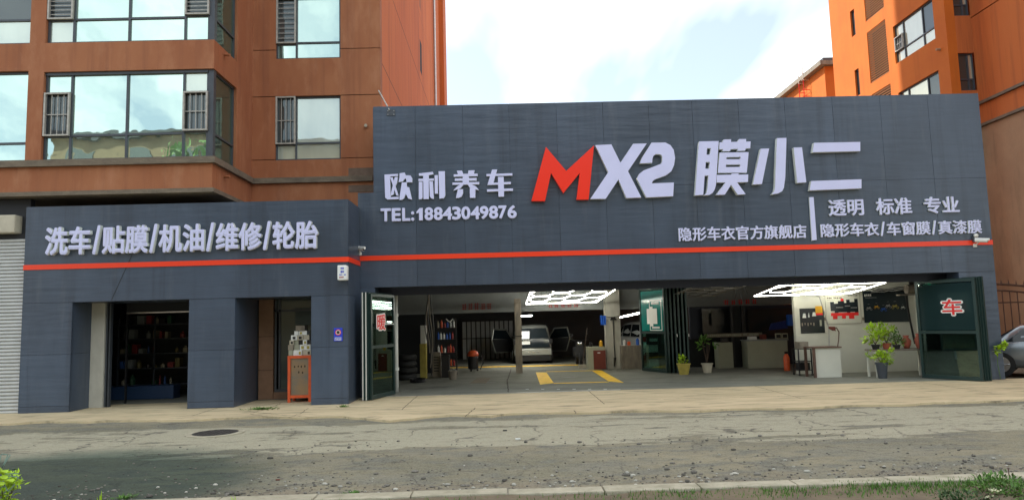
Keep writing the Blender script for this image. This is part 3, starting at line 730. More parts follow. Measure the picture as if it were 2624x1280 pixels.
# ================================================================== RED APARTMENT BUILDING (left)
YBAY, YAP = 16.4, 19.0
XB = P(546, 290, YBAY).x; XC = P(975, 200, YAP).x; DZ = 2.87; ZTOP = 42.0  # block top raised far out of view so it shades the right-hand near wall
apt = thing('apartment_building', 'terracotta red apartment block with glazed bay standing over the left shop', 'apartment building', (-8, YAP, 0))
zUB = P(541, 492, YBAY).z; zL0, zL1 = P(400, 421, YBAY).z, P(400, 405, YBAY).z
zHead = P(330, 180, YBAY).z; zSill = zL1
def window(parent, F, cols, rowspec, flags, depth=.10, fw=.05, pane='pane', name='window'):
    """cols: u boundaries; rowspec[i]: v boundaries of column i; flags[i][j]: '.' glass, 'v'/'h' open casement with bars, 'd' dark, 'w' white blind"""
    fr = MB(); a0, a1 = cols[0], cols[-1]
    lo = min(r[0] for r in rowspec); hi = max(r[-1] for r in rowspec)
    for k, c in enumerate(cols):
        aa, bb = (c, c + fw) if k == 0 else ((c - fw, c) if k == len(cols) - 1 else (c - fw / 2, c + fw / 2))
        fr.fbox(F, aa, bb, lo, hi, -depth - .05, -depth + .02)
    for i, rows in enumerate(rowspec):
        for k, r_ in enumerate(rows):
            c0, c1 = (r_, r_ + fw) if k == 0 else ((r_ - fw, r_) if k == len(rows) - 1 else (r_ - fw / 2, r_ + fw / 2))
            fr.fbox(F, cols[i] + .001, cols[i + 1] - .001, c0, c1, -depth - .048, -depth + .018)
    fo = fr.build(name, M['frame'], parent)
    for i, rows in enumerate(rowspec):
        for j in range(len(rows) - 1):
            fl_ = flags[i][j]; u0_, u1_, v0_, v1_ = cols[i] + fw * .5, cols[i + 1] - fw * .5, rows[j] + fw * .5, rows[j + 1] - fw * .5
            mm = {'.': pane, 'd': 'pane_dark', 'w': 'pane_pale', 'v': 'pane_dark', 'h': 'pane_dark'}[fl_]
            MB().fbox(F, u0_, u1_, v0_, v1_, -depth - .03, -depth - .018).build('pane', M[mm], fo)
            if fl_ in 'vh':
                gb = MB(); w0, w1 = -depth + .03, -depth + .055
                gb.fbox(F, u0_ - .02, u0_ + .02, v0_ - .02, v1_ + .02, w0, w1 + .04); gb.fbox(F, u1_ - .02, u1_ + .02, v0_ - .02, v1_ + .02, w0, w1 + .04)
                gb.fbox(F, u0_ + .02, u1_ - .02, v0_ - .02, v0_ + .015, w0, w1 + .04); gb.fbox(F, u0_ + .02, u1_ - .02, v1_ - .015, v1_ + .02, w0, w1 + .04)
                if fl_ == 'v':
                    for q in range(1, 4): u = u0_ + (u1_ - u0_) * q / 4; gb.fbox(F, u - .008, u + .008, v0_, v1_, w0, w1 - .01)
                    vm = (v0_ + v1_) / 2; gb.fbox(F, u0_, u1_, vm - .01, vm + .01, w0 + .002, w1 - .005)
                else:
                    for q in range(1, 9): v = v0_ + (v1_ - v0_) * q / 9; gb.fbox(F, u0_, u1_, v - .008, v + .008, w0, w1 - .01)
                gb.build('security_grille', M['grille'], fo)
    return fo
def bx_(px, py=300): return P(px, py, YBAY + .1).x
bw0, bw1 = P(108, 300, YBAY).x, XB - .14
bz_ = lambda px, py: P(px, py, YBAY + .1).z
r_sill = zSill; r_head = zHead
cols = [bw0 + .01, bx_(183), bx_(326), bx_(471), bw1]
rows0 = [[r_sill, bz_(140, 351), bz_(140, 240), r_head], [r_sill, bz_(250, 347), r_head], [r_sill, bz_(400, 343), r_head], [r_sill, bz_(500, 337), bz_(500, 236), r_head]]
lw1 = P(68, 300, YBAY).x; lw0 = lw1 - 3.0
holes = []
for k in range(3):
    holes += [(bw0, XB + 1, r_sill + k * DZ, r_head + k * DZ), (lw0, lw1, r_sill + k * DZ, r_head + .04 + k * DZ)]
mb = MB(); wall(mb, FR(YBAY), -48, XB, zUB + .1, 14, holes=holes, th=.25); mb.build('bay_wall', M['stucco'], apt)  # bay run on unseen to the left to keep sun off the road
MB().box(-48, XB, YBAY + .02, YAP - .02, 14, 14.3).build('bay_roof', M['ledge'], apt)
# bay side
FS = FXR(XB, 1)
sy = YBAY + (YAP - YBAY) * .56
mb = MB(); hs = [(YBAY - 1, sy, r_sill + k * DZ, r_head + k * DZ) for k in range(3)]
wall(mb, FS, YBAY + .26, YAP, zUB + .1, 14, holes=hs, th=.25)
mb.box(XB - .24, XB - .002, YBAY + .251, YBAY + .262, zUB + .1, r_sill); mb.build('bay_side_wall', M['stucco'], apt)
for k in range(3):
    dz = k * DZ
    fl_ = [['.', 'v', '.'], ['.', '.'], ['.', '.'], ['.', 'v', 'w']] if k == 0 else [['w', 'h', '.'], ['.', '.'], ['.', '.'], ['.', 'h', '.']]
    window(apt, FR(YBAY), cols, [[v + dz for v in r_] for r_ in rows0], fl_, name='bay_window')
    MB().box(bw1 + .001, XB - .02, YBAY + .06, YBAY + .2, r_sill + dz + .001, r_head + dz - .001).build('corner_post', M['frame'], apt)
    window(apt, FS, [YBAY + .21, sy - .02], [[r_sill + dz, r_sill + dz + .62, r_head + dz]], [['.', '.']], depth=.08, pane='pane_side', name='side_window')
    window(apt, FR(YBAY), [lw0, P(-60, 300, YBAY).x, lw1], [[r_sill + dz, bz_(30, 368) + dz, r_head + .04 + dz]] * 2 if k == 0 else [[r_sill + dz, r_sill + dz + .62, r_head + dz + .04]] * 2,
           [['.', '.'], ['.', '.']] if k == 0 else [['.', '.'], ['w', 'd']], name='window')
    MB().fbox(FR(YBAY), bw0, XB - .15, r_head + dz - .07, r_head + dz - .001, -.20, -.05).build('lintel_trim', M['frame'], apt)
# ledges
def ledge(z0, z1, out_):
    mb = MB(); mb.box(-48, XB + out_, YBAY - out_, YBAY - .001, z0, z1); mb.box(XB + .001, XB + out_, YBAY - .0005, YAP - out_ - .001, z0, z1); mb.box(XB + .001, P(956, 465, YAP).x, YAP - out_, YAP - .001, z0 + .001, z1 - .001)
    return mb.build('ledge', M['ledge'], apt)
ledge(zL0, zL1, .09)
mb = MB(); mb.box(-48, XB + .06, YBAY - .06, YAP - .01, zUB, zUB + .1); mb.build('bay_underside', M['ledge'], apt)
# straight wall with windows
wz = lambda px, py: P(px, py, YAP + .08).z; wx = lambda px, py=320: P(px, py, YAP + .08).x
wc = [P(705, 330, YAP).x, wx(759), P(873, 330, YAP).x]
zs_, zh_ = P(790, 409, YAP).z, P(790, 245, YAP).z
hw = [(wc[0], wc[2], zs_ + k * DZ, zh_ + k * DZ) for k in range(3)]
gz = [P(920, 404, YAP).z, P(920, 243, YAP).z, P(920, 124, YAP).z]
mb = MB(); wall(mb, FR(YAP), XB - .2, XC, 3.9, 14.5, holes=hw, grooves=gz, th=.3, gw=.02, gd=.018); mb.build('front_wall', M['stucco'], apt)
for k in range(3):
    dz = k * DZ
    window(apt, FR(YAP), wc, [[zs_ + dz, wz(730, 371) + dz, zh_ + dz], [zs_ + dz, wz(820, 366) + dz, zh_ + dz]],
           [['w', 'v'], ['w', 'w']] if k == 0 else [['.', 'h'], ['.', '.']], name='window')
MB().box(-48, XC - .001, YAP + .31, 40.4, 3.9, 14.5).build('core', M['dark'], apt)
MB().box(-48.2, XC - .001, YAP + .01, 40.59, 14.55, ZTOP).build('unseen_shading_storeys', M['stucco'], apt)  # unseen mass added above the windows, sized to block the sun
# side wall receding
FSd = FXR(XC, 1)
sg = [P(1012, 0, YAP).z + 0, 9.6, 12.4]
hs = [(28.8, 29.5, 6.7 + k * DZ, 8.1 + k * DZ) for k in range(4)]
mb = MB(); wall(mb, FSd, YAP + .301, 40.6, 3.9, ZTOP, holes=hs, grooves=[6.3 + .0, 9.17, 12.04, 14.9], th=.3, gw=.03, gd=.02); mb.build('side_wall', M['stucco_side'], apt)
for h in hs: window(apt, FSd, [h[0], h[1]], [[h[2], h[3]]], [['d']], name='window')
MB().cyl((XC + .09, 34.8, 3), (XC + .09, 34.8, ZTOP), .06, 8).build('downpipe', M['steel'], apt)
MB().box(XC + .001, XC + .25, 38.6, 40.6, 3, ZTOP).build('corner_pilaster', M['stucco_side'], apt)
# cement patch marks and pipe stubs
for r_ in ((893, 430, 958, 452), (893, 474, 958, 492)):
    x0, x1, z0, z1 = R(*r_, YAP); MB().box(x0, x1, YAP - .008, YAP - .002, z0, z1).build('cement_patch', M['patch'], apt, bevel=.0)
for (px, py, pl) in ((574, 141, 's'), (574, 452, 's'), (937, 322, 'f')):
    if pl == 's': q = PX(px, py, XB); MB().cyl(q, q + Vector((.16, -.03, -.02)), .035, 8).build('drain_stub', M['stucco'], apt)
    else: q = P(px, py, YAP); MB().cyl(q, q + Vector((.02, -.1, -.02)), .045, 8).build('drain_stub', M['beige'], apt)

# ================================================================== RIGHT APARTMENT BUILDING
XR = 16.8; XR2 = 17.75
ra = thing('apartment_building', 'bright orange apartment block rising behind the right end of the workshop', 'apartment building', (XR, 32, 0))
FR1 = FXR(XR, -1)
y_ = lambda px, py=100: PX(px, py, XR).y
zr = lambda px, py: PX(px, py, XR).z
YF, YN = y_(2130), y_(2427)
def rx(pxl, pxr, a, b):  # a=(px,py) bottom ref, b=top ref
    ys = sorted((y_(pxl), y_(pxr))); return [ys[0], ys[1], zr(*a), zr(*b)]
w1 = rx(2290, 2397, (2344, 133), (2284, 57)); w1[3] = w1[2] + 1.62
w2 = [w1[0], w1[1], w1[2] - DZ, w1[3] - DZ]
lv = rx(2222, 2272, (2246, 205), (2246, 106)); lv[3] = lv[2] + 2.35
sl = rx(2183, 2194, (2188, 92), (2188, 22))
H = []
for k in range(-1, 3): H += [(w1[0], w1[1], w1[2] + k * DZ, w1[3] + k * DZ), (lv[0], lv[1], lv[2] + k * DZ + .0, lv[3] + k * DZ - .0), (sl[0], sl[1], sl[2] + k * DZ, sl[3] + k * DZ)]
mb = MB(); wall(mb, FR1, YN, YF, 0, 34, holes=H, th=.35); mb.build('side_wall', M['stucco_orange'], ra)
for k in range(-1, 3):
    dz = k * DZ; y0, y1, z0, z1 = w1[0], w1[1], w1[2] + dz, w1[3] + dz
    ya, yb = y0 + (y1 - y0) * .30, y0 + (y1 - y0) * .78
    window(ra, FR1, [y0, ya, yb, y1], [[z0, z0 + .5, z1], [z0, z0 + .5, z1], [z0, z0 + .5, z1 - .5, z1]], [['.', 'd'], ['.', '.'], ['.', 'v', '.']], pane='pane_right', name='window')
    lz0, lz1 = lv[2] + dz, lv[3] + dz; nl = 22
    for q in range(nl):
        z = lz0 + (lz1 - lz0) * (q + .5) / nl
        MBq = MB(); F = FR1; MBq.fbox(F, lv[0], lv[1], z - .016, z + .016, -.10, -.03)
        if q == 0: base_me = MBq.build('louvre_slat', M['louvre'], ra)
        else:
            c_ = base_me.copy(); C.objects.link(c_); c_.location = base_me.location + Vector((0, 0, z - (lz0 + (lz1 - lz0) * .5 / nl)))
    MB().fbox(FR1, lv[0], lv[1], lz0, lz1, -.3, -.25).build('louvre_back', M['dark'], ra)
    window(ra, FR1, [sl[0], sl[1]], [[sl[2] + dz, sl[3] + dz]], [['d']], name='window')
# return face with narrow windows
FRr = (Vector((0, YN, 0)), Vector((1, 0, 0)), Vector((0, -1, 0)))
n0, n1 = P(2456, 200, YN).x, P(2490, 200, YN).x
nz0 = P(2470, 232, YN).z; nz1 = P(2470, 136, YN).z
hs = [(n0, XR2 + 1, nz0 + k * DZ, nz1 + k * DZ) for k in range(-1, 3)]
mb = MB(); wall(mb, FRr, XR + .351, XR2, 0, 34, holes=hs, th=.3); mb.build('return_wall', M['stucco_side'], ra)
for h in hs: window(ra, FRr, [n0, (n0 + XR2) / 2 + .12, XR2 - .005], [[h[2], h[2] + .45, h[3]]] * 2, [['d', 'd'], ['d', '.']], name='window', pane='pane_right')
# long near wall
FR2 = FXR(XR2, -1)
zt1, zt2 = PX(2519, 262, XR2).z, PX(2525, 318, XR2).z
mb = MB(); wall(mb, FR2, 12.5, YN, zt2, 34, grooves=[zt1 + 3.3], th=.3, gw=.04, gd=.03); mb.build('near_wall', M['stucco_side'], ra)
mb = MB(); wall(mb, FR2, 12.5, YN, -.02, zt2 - .001, th=.3); mb.build('bare_wall', M['tan'], ra)
for z in (zt1, zt2): MB().fbox(FR2, 12.5, YN - .01, z - .05, z + .05, .001, .09).build('ledge', M['ledge'], ra)
MB().box(XR2 + .31, XR + 14, YN + .31, YF, 0, 34).build('core', M['stucco_orange'], ra)
MB().cyl(PX(2409, 127, XR), PX(2409, 127, XR) + Vector((-.15, 0, 0)), .05, 8).build('drain_stub', M['tan'], ra)
MB().box(XR2 - .12, XR2 - .03, 22.4, 22.6, zt2 - 2.2, zt2 - .9).build('rusty_bracket', M['rust'], ra)

# distant orange block with gutter roofline
XD = 22.8; yd0 = PX(2111, 154, XD).y; zd = PX(2111, 158, XD).z
db = thing('apartment_building', 'small distant orange block with dark gutter left of the bright orange apartment block', 'apartment building', (XD, yd0, 0))
MB().box(XD, XD + 8, yd0, 70, 0, zd - .35).build('wall', M['stucco_orange'], db)
MB().box(XD - .45, XD + 8, yd0 - .4, 70, zd - .34, zd - .05).build('gutter', M['postgrey'], db)
MB().box(XD - .1, XD + 8, yd0 - .1, 70, zd - .049, zd + .25).build('roof', M['frame'], db)
# lattice mast
mbase = P(2068, 245, 50); mt = P(2066, 176, 50).z
mast = thing('antenna_mast', 'thin red and white lattice antenna mast above the workshop roof edge', 'antenna', (mbase.x, 50, 0))
ww = .38
for part, z0, z1, mm in (('lower_section', 4, (mbase.z + mt) / 2, 'red'), ('upper_section', (mbase.z + mt) / 2, mt, 'white')):
    mb = MB()
    for sx in (-1, 1):
        for sy_ in (-1, 1): mb.cyl((mbase.x + sx * ww, 50 + sy_ * ww, z0), (mbase.x + sx * ww, 50 + sy_ * ww, z1), .035, 5)
    z = z0; k = 0
    while z < z1 - .3:
        mb.box(mbase.x - ww * 1.3, mbase.x + ww * 1.3, 50 - ww, 50 - ww + .03, z, z + .05); mb.box(mbase.x - ww, mbase.x + ww, 50 + ww, 50 + ww + .03, z, z + .05)
        mb.cyl((mbase.x - ww, 50 - ww, z), (mbase.x + ww, 50 - ww, z + .5), .02, 4); z += .5; k += 1
    mb.build(part, M[mm], mast)

# houses and trees across the road, behind the photographer (seen in the window glass)
ob = thing('apartment_building', 'ochre apartment block across the road mirrored in the bay window glass', 'apartment building', (-6, -32, 0))
MB().box(-42, 34, -44, -32, 0, 20).build('wall', M['opp'], ob); MB().box(-43, 35, -45, -31.3, 20, 20.5).build('roof', M['frame'], ob)
for z in (2, 5, 8, 11, 14, 17):
    for x in range(-40, 33, 5): MB().box(x, x + 2.4, -32, -31.9, z, z + 1.6).build('window', M['pane_dark'], ob)
random.seed(8)
for k, (x, h) in enumerate(((-22, 15), (-14, 13), (-7, 16), (2, 9), (12, 9.5), (21, 8))):
    t_ = thing('broadleaf_tree', '%s street tree from the left across the road, mirrored in the window glass' % ORD[k], 'tree', (x, -17, 0), 'trees across the road')
    MB().cyl((x, -17, 0), (x + .2, -17, h * .55), .2, 8, .12).build('trunk', M['bark'], t_)
    MB().foliage((x, -17, h * .68), 3.2, 2.6, h * .32, 1500, .55, .6).build('crown', M['leaf'], t_)
# ================================================================== SIGN LETTERING
YF_ = YM - .012
def sign(name, label, px, py, Y=YM, cat='sign'): q = P(px, py, Y); return thing(name, label, cat, (q.x, Y, q.z))
# big brand lettering, traced as raised channel letters
def Z(pts, ox, oy, s): return [(ox + a * s, oy + b * s) for a, b in pts]
DL = .13
bs = sign('brand_lettering', 'largest raised letters on the workshop front, red M then lavender X2 and three characters', 1760, 520)
def big(loops, mat_, nm='letter', depth=DL, Y=YM): return loops_mesh(loops, Y - .006 - depth, depth).build(nm, M[mat_], bs, bevel=0)
s1 = lambda p: Z(p, 1350, 350, .15528)
big([s1([(315, 170), (650, 565), (1108, 145), (1020, 1035), (820, 1038), (872, 600), (603, 930), (400, 600), (300, 1060), (75, 1060)])], 'letter_red')
big([s1([(1130, 140), (1395, 128), (1545, 430), (1755, 118), (1980, 112), (1670, 570), (1890, 1002), (1645, 1012), (1512, 705), (1302, 1024), (1048, 1026), (1345, 585)])], 'letter')
big([s1([(2060, 100), (2285, 97), (2370, 140), (2425, 220), (2447, 350), (2430, 470), (2385, 570), (2310, 630), (2200, 672), (2120, 700), (2080, 730), (2062, 770), (2428, 757), (2415, 980), (1973, 1002), (1815, 690), (1860, 610), (1930, 555), (2030, 520), (2220, 445), (2235, 400), (2235, 330), (2220, 300), (2180, 287), (2120, 290), (2085, 325), (2072, 370), (2070, 430), (1865, 440), (1900, 350)])], 'letter')
s2_ = lambda p: Z(p, 1770, 340, .17857)
big([s2_([(125, 125), (402, 120), (362, 750), (345, 810), (312, 865), (270, 890), (195, 897), (228, 860), (240, 790), (255, 615), (200, 615), (180, 890), (62, 897), (115, 170)]),
     s2_([(235, 222), (290, 222), (275, 315), (228, 315)]), s2_([(217, 420), (275, 420), (262, 515), (210, 515)])], 'letter')
big([s2_([(415, 140), (455, 138), (475, 97), (580, 95), (578, 133), (672, 130), (695, 92), (795, 90), (795, 127), (860, 125), (855, 222), (788, 225), (785, 255), (668, 260), (680, 232), (572, 235), (568, 262), (455, 265), (465, 237), (410, 238)])], 'letter')
big([s2_([(415, 285), (832, 278), (805, 572), (390, 575)]), s2_([(515, 350), (720, 347), (710, 378), (512, 380)]), s2_([(508, 457), (715, 455), (705, 490), (503, 492)])], 'letter')
big([s2_([(375, 605), (580, 600), (592, 585), (690, 583), (685, 600), (825, 598), (822, 705), (665, 710), (788, 880), (675, 887), (580, 745), (490, 887), (365, 890), (500, 712), (372, 712)])], 'letter')
big([s2_([(1005, 230), (1125, 226), (1022, 735), (895, 742)])], 'letter')
big([s2_([(1238, 78), (1374, 74), (1357, 640), (1337, 790), (1312, 838), (1255, 870), (1163, 884), (1200, 840), (1212, 780), (1218, 560)])], 'letter')
big([s2_([(1478, 213), (1597, 209), (1659, 710), (1530, 718)])], 'letter')
big([s2_([(1770, 145), (2433, 132), (2433, 263), (1750, 280)])], 'letter')
big([s2_([(1730, 692), (2451, 667), (2451, 797), (1708, 826)])], 'letter')
# company name characters, traced
cn = sign('company_name_lettering', 'four raised lavender characters above the telephone number', 1150, 515)
s3 = lambda p: Z(p, 970, 420, .1436)
def mid(loops, k=0, grp=None):
    m_ = MB()
    for i, lp in enumerate(loops):
        q = loops_mesh([s3(lp)], YM - .075 - i * .0015, .068); m_.add(q.v, q.f)
    m_.build('character', M['letter'], cn)
mid([[(105, 190), (345, 175), (345, 212), (205, 222), (215, 590), (358, 585), (358, 625), (160, 632), (118, 600)],
     [(205, 240), (250, 235), (357, 565), (318, 560)], [(290, 232), (345, 232), (330, 330), (285, 430), (270, 540), (215, 568), (225, 500), (250, 400)],
     [(375, 165), (465, 152), (485, 200), (570, 205), (600, 250), (602, 325), (500, 325), (490, 262), (465, 262), (430, 312), (358, 322), (372, 250)],
     [(415, 330), (505, 325), (505, 405), (545, 415), (597, 632), (530, 615), (485, 530), (455, 610), (415, 638), (370, 638), (385, 520)]])
mid([[(718, 168), (970, 140), (980, 182), (895, 200), (895, 262), (987, 258), (987, 295), (897, 300), (897, 625), (802, 625), (798, 305), (712, 302), (712, 265), (795, 262), (795, 208), (720, 208)],
     [(718, 318), (784, 315), (786, 600), (765, 625), (718, 628)], [(905, 312), (970, 312), (987, 625), (940, 610), (915, 580)], [(1000, 200), (1057, 198), (1060, 528), (1003, 528)],
     [(1070, 130), (1182, 128), (1190, 560), (1165, 610), (1085, 617)]])
mid([[(1395, 120), (1490, 118), (1512, 182), (1418, 182)], [(1605, 115), (1714, 112), (1700, 180), (1595, 182)], [(1342, 185), (1768, 172), (1768, 215), (1342, 225)], [(1360, 258), (1750, 248), (1750, 295), (1360, 300)],
     [(1318, 332), (1797, 320), (1797, 362), (1318, 370)], [(1505, 176), (1612, 174), (1615, 335), (1500, 338)], [(1490, 350), (1620, 345), (1740, 400), (1792, 465), (1640, 440), (1590, 365), (1515, 368), (1455, 440), (1333, 473), (1400, 400)],
     [(1415, 455), (1508, 448), (1508, 520), (1480, 580), (1430, 605), (1380, 605)], [(1628, 440), (1728, 440), (1728, 602), (1630, 602)]])
mid([[(1925, 180), (2389, 165), (2389, 205), (1925, 217)], [(2025, 100), (2118, 98), (2050, 335), (2125, 330), (2362, 318), (2362, 357), (1943, 374)], [(2130, 230), (2234, 228), (2240, 580), (2140, 582)], [(1935, 452), (2399, 435), (2399, 476), (1935, 493)]])
tel = sign('telephone_lettering', 'raised white telephone number TEL:18843049876 above the red stripe', 1150, 565)
tb_ = [(35, 220), (235, 395), (420, 565), (580, 635), (675, 785), (820, 975), (985, 1145), (1143, 1312), (1310, 1470), (1475, 1640), (1642, 1810), (1805, 1965), (1970, 2135), (2140, 2287), (2302, 2467)]
tz0 = (P(990, 567, YM - .06).z + P(1310, 559, YM - .06).z) / 2; tz1 = (P(990, 532.5, YM - .06).z + P(1310, 526.5, YM - .06).z) / 2
for ch, (a, b) in zip('TEL:18843049876', tb_):
    x0 = P(970 + a * .1436, 548, YM - .06).x; x1 = P(970 + b * .1436, 548, YM - .06).x
    if ch == '1' and a == 675:
        loops_mesh([s3([(675, 850), (735, 785), (787, 783), (787, 1003), (722, 1005), (722, 866), (678, 882)])], YM - .062, .056).build('letter', M['letter'], tel); continue
    g_ = glyph(ch, .036); z1_ = tz1 if ch != ':' else tz0 + (tz1 - tz0) * .72
    fit(g_, x0, x1, tz0, z1_, YM - .062, .056).build('letter', M['letter'], tel)
def tl(tname, label, text, r_, Y, depth, bold, **kw):
    x0, x1, z0, z1 = R(*r_, Y - depth); t_ = thing(tname, label, 'sign', ((x0 + x1) / 2, Y, z0)); text_line(t_, text, x0, x1, z0, z1, Y - depth - .006, depth, M['letter'], bold, **kw); return t_
tl('services_lettering', 'thick raised lavender characters on the left shop front above the red stripe', '洗车/贴膜/机油/维修/轮胎', (115, 571.5, 815, 645.5), YL, .11, .034, slash=.46, name='character')
tl('slogan_lettering', 'three spaced pairs of small raised characters at the upper right of the white divider bar', '透明 标准 专业', (2123, 506.5, 2458, 549.5), YM, .045, .022, name='character', space=.62)
tl('store_lettering', 'small raised characters in one row left of the white divider bar', '隐形车衣官方旗舰店', (1739, 578.5, 2067, 614), YM, .045, .020, name='character')
tl('product_lettering', 'small raised characters with slashes right of the white divider bar, just above the stripe', '隐形车衣/车窗膜/真漆膜', (2103, 566.5, 2516, 603), YM, .045, .020, slash=.5, name='character')
dv = loops_mesh([[(2074, 505), (2085, 504.5), (2093, 614), (2081, 616)]], YM - .055, .05)
q = P(2084, 614, YM); tag(dv.build('divider_bar', M['letter'], loc=(q.x, YM, q.z)), 'upright white bar between the two groups of small characters', 'sign')

# ================================================================== SMALL WALL THINGS
def small_text(parent, text, x0, x1, z0, z1, Yf, mat_, bold=.01, name='print_text'):
    gl = MB(); x = 0
    for ch in text:
        if ch == ' ': x += .5; continue
        g_ = glyph(ch, bold, .002); a0, a1, _, _ = bounds(g_.v); adv = 1.0 if ord(ch) > 255 else (a1 - a0) + .1
        for p in g_.v: p.x += x + (adv - (a1 - a0)) / 2 - a0
        gl.add(g_.v, g_.f); x += adv
    return fit(gl, x0, x1, z0, z1, Yf, .003).build(name, mat_, parent)
def bar_text(parent, x0, x1, z0, z1, Y, mat_, n=7, name='print_line'):
    """rows of print too small to read: short dashes"""
    mb = MB(); x = x0; stp = (x1 - x0) / n
    for k in range(n):
        if random.random() < .9: mb.box(x, x + stp * random.uniform(.55, .8), Y - .002, Y, z0 + random.uniform(0, .2) * (z1 - z0), z1)
        x += stp
    return mb.build(name, mat_, parent)
# light box sign on the left shop
x0, x1, z0, z1 = R(866, 679, 889, 717, YL - .35)
lb = thing('box_sign', 'small white rounded box sign standing out from the wall under the red stripe', 'sign', (x0, YL, z0))
mb = MB().box(x0 - .02, x1 + .0, YL - .34, YL - .16, z0, z1); mb.build('sign_case', M['paper'], lb, bevel=.03)
MB().box(x0 - .06, x1 - .06, YL - .158, YL - .04, z0 + .02, z1 + .02).build('sign_back', M['white'], lb, bevel=.02)
MB().box(x0 + .05, x1 - .08, YL - .04, YL - .001, z0 + .1, z1 - .08).build('bracket', M['steel'], lb)
hh = z1 - z0; Yp = YL - .342
bar_text(lb, x0 + .06, x1 - .03, z1 - hh * .30, z1 - hh * .14, Yp, M['bluesign'], 3); bar_text(lb, x0 + .06, x1 - .03, z1 - hh * .52, z1 - hh * .36, Yp, M['bluesign'], 4)
bar_text(lb, x0 + .03, x1 - .02, z1 - hh * .68, z1 - hh * .60, Yp, M['bluesign'], 6); bar_text(lb, x0 + .03, x1 - .02, z1 - hh * .86, z1 - hh * .76, Yp, M['redsign'], 6)
# blue notice
x0, x1, z0, z1 = R(856, 839, 878, 873, YL)
bn = thing('notice_plate', 'small blue notice plate with a round red emblem on the slate grey pier', 'sign', ((x0 + x1) / 2, YL, z0))
MB().box(x0, x1, YL - .018, YL - .006, z0, z1).build('plate', M['bluesign'], bn)
cx, cz = (x0 + x1) / 2, z1 - (z1 - z0) * .34; r_ = (x1 - x0) * .34
def disc(r0_, r1_, Y, n=28):
    mb = MB()
    for i in range(n):
        a, b = 2 * math.pi * i / n, 2 * math.pi * (i + 1) / n
        q = lambda r, t: (cx + r * math.cos(t), Y, cz + r * math.sin(t))
        if r0_ == 0: mb.add([(cx, Y, cz), q(r1_, a), q(r1_, b)], [(0, 1, 2)])
        else: mb.quad(q(r0_, a), q(r1_, a), q(r1_, b), q(r0_, b))
    return mb
disc(0, r_, YL - .020).build('disc', M['paper'], bn); disc(r_ * .78, r_, YL - .023).build('ring', M['red'], bn)
mb = MB()
for k in range(7):
    t = k * .9; mb.box(cx + math.cos(t) * r_ * .35 - .014, cx + math.cos(t) * r_ * .35 + .014, YL - .024, YL - .021, cz + math.sin(t) * r_ * .35 - .014, cz + math.sin(t) * r_ * .35 + .014)
mb.box(cx - .02, cx + .02, YL - .0241, YL - .0215, cz - .03, cz + .03); mb.build('emblem', M['soot'], bn)
for k in range(3): bar_text(bn, x0 + .02, x1 - .02, z0 + .012 + k * .028, z0 + .030 + k * .028, YL - .0185, M['paper'], 7)
# security cameras
def cctv(px, py, Y, label, flip=1):
    q = P(px, py, Y); t_ = thing('security_camera', label, 'camera', q)
    q = Vector((q.x, Y - .02, q.z))
    MB().box(q.x - .04, q.x + .04, Y - .05, Y - .004, q.z - .09, q.z - .01).build('mount', M['white'], t_)
    MB().cyl((q.x, Y - .03, q.z - .04), (q.x + .02 * flip, Y - .16, q.z + .02), .014, 8).build('arm', M['white'], t_)
    c0 = Vector((q.x - .05 * flip, Y - .12, q.z + .07)); c1 = Vector((q.x + .15 * flip, Y - .30, q.z + .035))
    MB().cyl(c0, c1, .042, 12).build('body', M['white'], t_, smooth=False)
    d = (c1 - c0).normalized(); MB().cyl(c1 - d * .01, c1 + d * .006, .036, 12).build('lens', M['black'], t_)
    MB().cyl(c0 + Vector((0, 0, .035)), c1 + d * .04 + Vector((0, 0, .035)), .035, 8).build('hood', M['paper'], t_)
    return t_
cctv(923, 645, YM, 'white bullet security camera in the inner corner above the red stripe')
cctv(2496, 624, YM, 'white bullet security camera over the right end of the red stripe')
q = P(2497, 604, YM); sn = thing('motion_sensor', 'small round white sensor on a grey bracket right above the right security camera', 'sensor', (q.x, YM, q.z))
MB().box(q.x - .08, q.x + .0, YM - .05, YM - .004, q.z - .16, q.z - .02).build('bracket', M['frame'], sn); MB().ball((q.x, YM - .06, q.z), .055, 12).build('lens', M['white'], sn, smooth=True)
# corner bracket and leaning rod
x0, x1, z0, z1 = R(991, 281, 1013, 297, YM)
cbk = thing('anchor_plate', 'small bolted steel plate at the top left corner of the workshop front holding a rod', 'bracket', ((x0 + x1) / 2, YM, z0))
MB().box(x0, x1, YM - .016, YM - .004, z0, z1).build('plate', M['frame'], cbk)
for (a, b) in ((.15, .2), (.85, .2), (.15, .8), (.85, .8)): MB().cyl((x0 + (x1 - x0) * a, YM - .022, z0 + (z1 - z0) * b), (x0 + (x1 - x0) * a, YM - .016, z0 + (z1 - z0) * b), .012, 6).build('bolt', M['steel'], cbk)
MB().cyl(P(998, 282, YM - .03), P(970, 232, YM + .5), .018, 6).build('rod', M['grille'], cbk)
